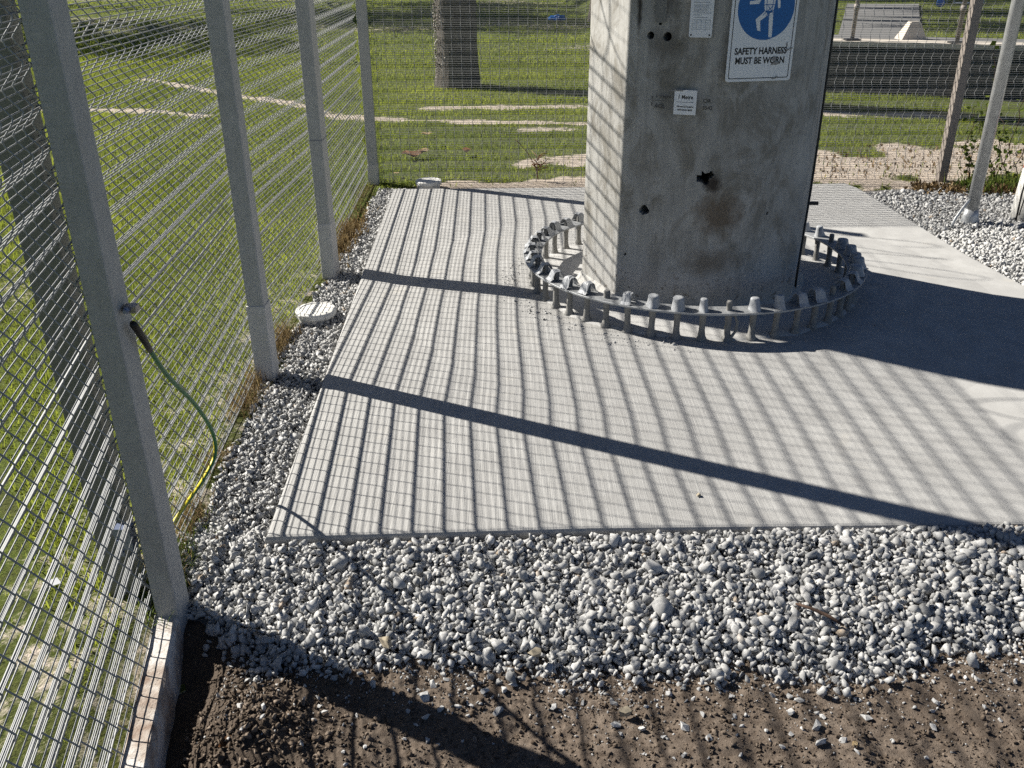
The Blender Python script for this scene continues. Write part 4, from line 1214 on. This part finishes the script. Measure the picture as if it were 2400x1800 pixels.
# ------------------------------------------------------------------ low wall on the right, with its kerb and posts
wv = tag(empty('retaining_wall', (0, 0, 0)), 'low dark green wall below a pale kerb beyond the far fence', 'wall')
bm = bmesh.new()
def wall_prism(x0, x1, o0, o1, z0, z1):
    p = [wl(x0, o0), wl(x1, o0), wl(x1, o1), wl(x0, o1)]
    a = [bm.verts.new((x, y, z0)) for x, y in p]; b = [bm.verts.new((x, y, z1)) for x, y in p]
    bm.faces.new(b); bm.faces.new(a[::-1])
    for i in range(4): bm.faces.new((a[i], a[(i + 1) % 4], b[(i + 1) % 4], b[i]))
for k in range(6):
    wall_prism(2.6, 16, 0 + (.004 if k % 2 else 0), .15, -.12 + k * .11, -.12 + k * .11 + .106)
frombm('wall_boards', bm, MAT['wall'], wv)
bm = bmesh.new(); wall_prism(2.6, 16, -.02, .40, .545, RZ + .04); frombm('kerb', bm, MAT['cream'], wv)
def wall_post(x, label):
    px, py = wl(x, .10)
    q = tag(empty('fence_post', (px, py, RZ + .04)), label, 'post', 'posts on the kerb')
    bm = bmesh.new(); lathe(bm, [(.024, 0), (.024, 1.9)], 14); frombm('tube', bm, MAT['brown'], q, True)
    bm = bmesh.new(); lathe(bm, [(.032, .33), (.032, .40)], 14); frombm('clamp', bm, MAT['brown'], q, True)
    bm = bmesh.new(); add_box(bm, (-.085, -.06, 0), (.085, .06, .02), None, .004); frombm('base_plate', bm, MAT['darkcable'], q)
wall_post(4.00, 'slim post on the kerb of the dark wall close to the concrete pole')
wall_post(5.06, 'slim post on the kerb of the dark wall left of the brown grey fence post')
bk = tag(empty('kerb_block', (*wl(4.62, .55), RZ + .035)), 'small pale wedge shaped concrete block on the path above the wall', 'block')
bm = bmesh.new()
v_ = [bm.verts.new(p) for p in ((-.16, -.12, 0), (.14, -.12, 0), (.14, .12, 0), (-.16, .12, 0), (-.05, -.05, .20), (.06, -.05, .20), (.06, .05, .20), (-.05, .05, .20))]
for q in ((0, 1, 5, 4), (1, 2, 6, 5), (2, 3, 7, 6), (3, 0, 4, 7), (4, 5, 6, 7)): bm.faces.new([v_[i] for i in q])
frombm('block', bm, MAT['cream'], bk)

# ------------------------------------------------------------------ trees
def palm(x, y, z, h, r0, label, nf=26, fl=2.2, lean=(0, 0), boots=True, seed=1):
    rd = random.Random(seed)
    t = tag(empty('palm_tree', (x, y, z)), label, 'palm tree')
    bm = bmesh.new(); pr = []
    nz = 46
    for i in range(nz + 1):
        zz = h * i / nz
        r = r0 * (1.16 - .16 * min(1, zz / .5)) * (1 - .15 * zz / h)
        pr.append((r * (1 + .025 * (i % 2)), zz - .06))
    lathe(bm, pr, 30, wob=lambda a, zz: .05 * math.sin(3 * a + zz * 2) + .03 * mnoise.noise(Vector((math.cos(a) * 5, math.sin(a) * 5, zz * 9))))
    for v in bm.verts:
        v.co.x += lean[0] * max(0, v.co.z / h) ** 1.5; v.co.y += lean[1] * max(0, v.co.z / h) ** 1.5
    frombm('trunk', bm, MAT['trunk'], t, False)
    if boots:
        Pn = 1100; A = np.array([rd.gauss(math.pi * .95, .75) for _ in range(Pn)]); Zs = np.array([rd.uniform(.05, 2.6) for _ in range(Pn)])
        rr_ = r0 * 1.06
        P_ = np.stack([rr_ * np.cos(A), rr_ * np.sin(A), Zs], 1)
        S_ = rng.uniform(.012, .042, Pn)
        scatter('bark_chips', ROCKF, P_, S_, rotmats(Pn, rng), MAT['clodbark'], rng.random(Pn), t)['kind'] = 'stuff'
    V_ = []; T_ = []; to = []
    for k in range(nf):
        az = 2 * math.pi * k / nf * 1.618 * 3 + rd.uniform(-.2, .2); el0 = R_(rd.uniform(-25, 70)); L_ = fl * rd.uniform(.8, 1.1)
        pos = Vector((lean[0], lean[1], h - .05)); el = el0
        prev = pos.copy(); ns_ = 16
        for i in range(ns_):
            d = Vector((math.cos(az) * math.cos(el), math.sin(az) * math.cos(el), math.sin(el)))
            nxt = prev + d * L_ / ns_; el -= .10 + .02 * i / ns_
            sd = Vector((-math.sin(az), math.cos(az), 0)); wl_ = .42 * math.sin(math.pi * min(1, (i + 1.2) / (ns_ + .6))) + .03
            b0 = len(V_)
            for s_ in (-1, 1):
                for q in (0.0, .5):
                    p0 = prev + (nxt - prev) * q; tip = p0 + sd * s_ * wl_ + d * .16 - Vector((0, 0, .16 * wl_ * 2))
                    b0 = len(V_); V_ += [p0, p0 + (nxt - prev) * .36, tip]; T_.append((b0, b0 + 1, b0 + 2)); tn = rd.random(); to += [tn] * 3
            b0 = len(V_); V_ += [prev + sd * .015, prev - sd * .015, nxt]; T_.append((b0, b0 + 1, b0 + 2)); to += [.3] * 3
            prev = nxt
    trimesh('crown', np.array([tuple(p) for p in V_]), np.array(T_), MAT['frond'], t, np.array(to))
    return t
def m_chip():
    t = NT('bark_chip'); c = t.ramp(t.attr('tone'), [(0, (.08, .065, .05)), (.55, (.30, .27, .23)), (1, (.55, .52, .47))])
    return t.done(c, .95, 0, .1)
MAT['clodbark'] = m_chip()
palm(-.70, 12.36, -.03, 7.2, .262, 'thick palm trunk with flaking bark standing on the lawn left of the pole', seed=4)
palm(2.28, 24.0, 0, 6.5, .30, 'dark trunk just left of the concrete pole far back on the lawn', boots=False, seed=9)
palm(3.55, 15.6, .5, 3.4, .16, 'palm hidden behind the pole that shades the grey path', nf=34, boots=False, seed=13)
palm(4.1, 19.0, .5, 4.4, .17, 'second palm hidden behind the pole further back', nf=34, boots=False, seed=21)
def broadleaf(x, y, h, cr, label, seed):
    rd = random.Random(seed); t = tag(empty('broadleaf_tree', (x, y, 0)), label, 'tree')
    bm = bmesh.new(); tube(bm, [(0, 0, -.1), (.05, 0, h * .3), (.0, .1, h * .6), (.1, .1, h)], [.2, .16, .12, .05], 10)
    for k in range(7):
        a = rd.uniform(0, 6.28); z0 = h * rd.uniform(.4, .8)
        tube(bm, [(0.03, .05, z0), (math.cos(a) * cr * .4, math.sin(a) * cr * .4, z0 + .5), (math.cos(a) * cr * .8, math.sin(a) * cr * .8, z0 + 1.0)], [.07, .05, .02], 7)
    frombm('trunk', bm, MAT['trunk'], t, True)
    n = 9000; c = rng.normal(size=(n, 3)); c /= np.linalg.norm(c, axis=1)[:, None]; c *= (rng.random(n) ** .45)[:, None]
    c = c * np.array([cr, cr, cr * .7]) + np.array([0, 0, h])
    k = fbm(c[:, 0] * 1 + c[:, 2], c[:, 1], 1.3, 2) > .42; c = c[k]
    n = len(c); s = rng.uniform(.07, .17, n) * (cr / 2.6); rm = rotmats(n, rng)
    q = np.array([[-.5, 0, 0], [.2, -.3, .1], [.6, 0, 0], [.2, .3, .1]])
    W = np.einsum('nij,vj->nvi', rm, q) * s[:, None, None] + c[:, None, :]
    T_ = (np.array([[0, 1, 2], [0, 2, 3]])[None] + (np.arange(n) * 4)[:, None, None]).reshape(-1, 3)
    trimesh('crown', W.reshape(-1, 3), T_, MAT['frond'], t, np.repeat(rng.random(n), 4))
broadleaf(-13.5, 21.5, 5.6, 2.6, 'broadleaf tree outside the left edge that shades the far lawn', 3)
broadleaf(-16.5, 26.5, 6.5, 3.4, 'larger broadleaf tree further back outside the left edge', 5)
broadleaf(-17, 34.0, 12, 4.2, 'tall broadleaf tree beyond the top of the photo, nearest the lawn', 8)
broadleaf(-21, 35.0, 17, 4.6, 'tallest broadleaf tree beyond the top left of the photo', 12)
broadleaf(-12, 37.0, 10, 3.8, 'broadleaf tree beyond the top of the photo, right of the tall ones', 15)

# ------------------------------------------------------------------ climbing plant at the right fence
vp = tag(empty('climbing_plant', (3.65, 6.84, -.05)), 'leafy climbing weed growing up the far fence behind the steel pipe', 'climbing plant')
rd = random.Random(5)
bm = bmesh.new(); LP = []
for k in range(13):
    x = rd.uniform(-.22, .75); p = Vector((x, rd.uniform(-.03, .02), 0)); pts = [p.copy()]; hh = rd.uniform(.35, 1.25)
    dx = rd.uniform(-.25, .25)
    for i in range(12):
        p = p + Vector((dx * hh / 12 + rd.gauss(0, .025), rd.gauss(0, .012), hh / 12)); pts.append(p.copy())
        for _ in range(3 if i < 6 else 2): LP.append(p + Vector((rd.gauss(0, .035), rd.gauss(-.01, .025), rd.gauss(0, .02))))
    tube(bm, pts, [.004 - .0002 * i for i in range(13)], 5)
frombm('stems', bm, MAT['stick'], vp, True)
n = len(LP); c = np.array([tuple(p) for p in LP]); rm = rotmats(n, rng); s = rng.uniform(.022, .05, n)
q = np.array([[-.5, 0, 0], [-.1, -.42, .08], [.55, 0, .02], [-.1, .42, .08], [-.2, 0, -.05]])
W = np.einsum('nij,vj->nvi', rm, q) * s[:, None, None] + c[:, None, :]
T_ = (np.array([[0, 1, 4], [1, 2, 4], [2, 3, 4], [3, 0, 4]])[None] + (np.arange(n) * 5)[:, None, None]).reshape(-1, 3)
lf = trimesh('leaves', W.reshape(-1, 3), T_, MAT['vine'], vp, np.repeat(rng.random(n), 5)); lf['kind'] = 'stuff'
# weeds and leaf litter at its foot
n = 2600; X = rng.uniform(3.15, 4.5, n); Y = 6.60 - .10 * np.clip(X - 3.3, 0, 2) + rng.normal(0, .10, n)
k = rng.random(n) < sm(.3, .55, fbm(X, Y, 4, 2)) * sm(3.1, 3.5, X); X, Y = X[k], Y[k]
tag(blades('weeds', X, Y, np.full(len(X), -.03), rng.uniform(.03, .14, len(X)), rng.uniform(.006, .014, len(X)), MAT['vine'], rng.random(len(X)), .7), 'low green weeds at the edge of the gravel below the climber', 'weeds', kind='stuff')
n = 2200; X = rng.uniform(2.95, 4.4, n); Y = 6.52 - .12 * np.clip(X - 3.2, 0, 2) + rng.normal(0, .07, n)
tag(blades('leaf_litter', X, Y, np.full(n, -.03) + rng.uniform(0, .03, n), rng.uniform(.015, .05, n), rng.uniform(.012, .03, n), MAT['litter'], rng.random(n), 1.3), 'brown leaf litter heaped along the right end of the far fence', 'leaf litter', kind='stuff')
n = 1500; X = rng.uniform(1.5, 4.5, n); Y = rng.uniform(6.95, 8.2, n)
tag(blades('leaf_litter', X, Y, lawn_z(X, Y) + .002, rng.uniform(.015, .05, n), rng.uniform(.008, .022, n), MAT['litter'], rng.random(n), 1.4), 'scattered brown leaf bits on the sandy ground beyond the far fence', 'leaf litter', kind='stuff')
# dead brown weed against the far fence left of the pole
dw = tag(empty('dead_weed', (.16, 6.90, -.02)), 'dead rust brown weed standing against the far fence left of the pole', 'weed')
bm = bmesh.new()
tube(bm, [(.05, 0, 0), (.03, 0, .10), (-.03, .01, .20), (-.10, .01, .28), (-.13, .01, .31)], [.004, .004, .003, .003, .002], 5)
rd = random.Random(2)
for k in range(16):
    z0 = rd.uniform(.02, .16); tube(bm, [(.045, 0, z0), (.045 + rd.gauss(0, .03), rd.gauss(0, .02), z0 + .03), (.045 + rd.gauss(0, .05), rd.gauss(0, .03), z0 + rd.uniform(.02, .08))], [.003, .004, .0015], 4)
frombm('stalk', bm, MAT['leaf'], dw, True)
# ------------------------------------------------------------------ litter on the lawn
def leaf(x, y, z, s, m, label, rz=0, curl=.4):
    bm = bmesh.new(); n = 9; top = []; bot = []
    for i in range(n):
        t = i / (n - 1); w = .32 * max(0.0, math.sin(math.pi * t)) ** .8 + .015; xx = t - .5; zz = curl * (xx ** 2) * .9 + .05 * math.sin(9 * t)
        top.append([bm.verts.new((xx * s, -w * s, (zz + curl * w * .9) * s)), bm.verts.new((xx * s, 0, zz * s)), bm.verts.new((xx * s, w * s, (zz + curl * w * 1.2) * s))])
    for a, b in zip(top, top[1:]):
        for k in (0, 1): bm.faces.new((a[k], a[k + 1], b[k + 1], b[k]))
    ex = bmesh.ops.solidify(bm, geom=list(bm.faces), thickness=.0015)
    o = frombm('dry_leaf', bm, m, None, True); o.location = (x, y, z); o.rotation_euler = (0, 0, rz)
    return tag(o, label, 'leaf')
leaf(-.83, 7.73, .0, .22, MAT['leaf'], 'long brown dry leaf on the grass beyond the far fence', .3)
leaf(-.75, 7.80, .02, .13, MAT['paleleaf'], 'pale curled leaf touching the long brown leaf on the grass', .9)
leaf(-.385, 7.87, .0, .11, MAT['leaf'], 'small dark curled leaf on the grass beside the sandy patch', 1.2, .8)
leaf(-.80, 8.72, .0, .11, MAT['paleleaf'], 'small pale leaf on the grass near the sandy track', .2)
leaf(-.90, 7.05, .0, .05, MAT['paleleaf'], 'tiny pale leaf on the grass by the far corner post', .2)
leaf(-1.62, 1.93, .0, .07, MAT['leaf'], 'reddish brown leaf in the grass outside the near corner panel', 2.5)
leaf(-.66, 1.505, -.085, .05, MAT['leaf'], 'rust brown leaf on the dark soil at the bottom left', .6, .7)
leaf(.79, 1.50, -.09, .018, MAT['paleleaf'], 'tiny yellow leaf lying on the bare soil', .6, .7)
bm = bmesh.new(); bmesh.ops.create_icosphere(bm, subdivisions=3, radius=.2)
for v in bm.verts:
    v.co *= 1 + .5 * mnoise.noise(v.co * 9); v.co.z = abs(v.co.z) * .55; v.co.x *= 1.15
o = frombm('plastic_bag', bm, MAT['bagblue'], None, False); o.location = (1.22, 24.4, .0); tag(o, 'crumpled blue plastic bag lying on the far lawn', 'bag')
bm = bmesh.new(); bmesh.ops.create_icosphere(bm, subdivisions=3, radius=.075)
o = frombm('ball', bm, MAT['bagblue'], None, True); o.location = (7.95, 17.9, .67); tag(o, 'small blue ball on the raised grass behind the kerb posts', 'ball')
fr = tag(empty('white_frame', (9.2, 19.6, .57)), 'low white metal frame on the far raised grass', 'frame')
for (x0, y0) in ((-.3, -.15), (.3, -.15), (-.3, .15), (.3, .15)):
    bm = bmesh.new(); tube(bm, [(x0, y0, 0), (x0, y0, .34)], .014, 8); frombm('leg', bm, MAT['white'], fr, True)
bm = bmesh.new(); tube(bm, [(-.32, -.15, .34), (.32, -.15, .34)], .014, 8); tube(bm, [(-.32, .15, .34), (.32, .15, .34)], .014, 8); tube(bm, [(-.3, -.15, .02), (.3, -.15, .02)], .014, 8); frombm('rails', bm, MAT['white'], fr, True)
# bedding label card dropped in the grass
bm = bmesh.new(); add_box(bm, (-.02, -.012, 0), (.02, .012, .002)); o = frombm('paper_scrap', bm, MAT['label']); o.location = (-1.27, 1.98, .01); o.rotation_euler = (.3, .2, .9)
tag(o, 'small white scrap of paper in the grass outside the near corner panel', 'paper')
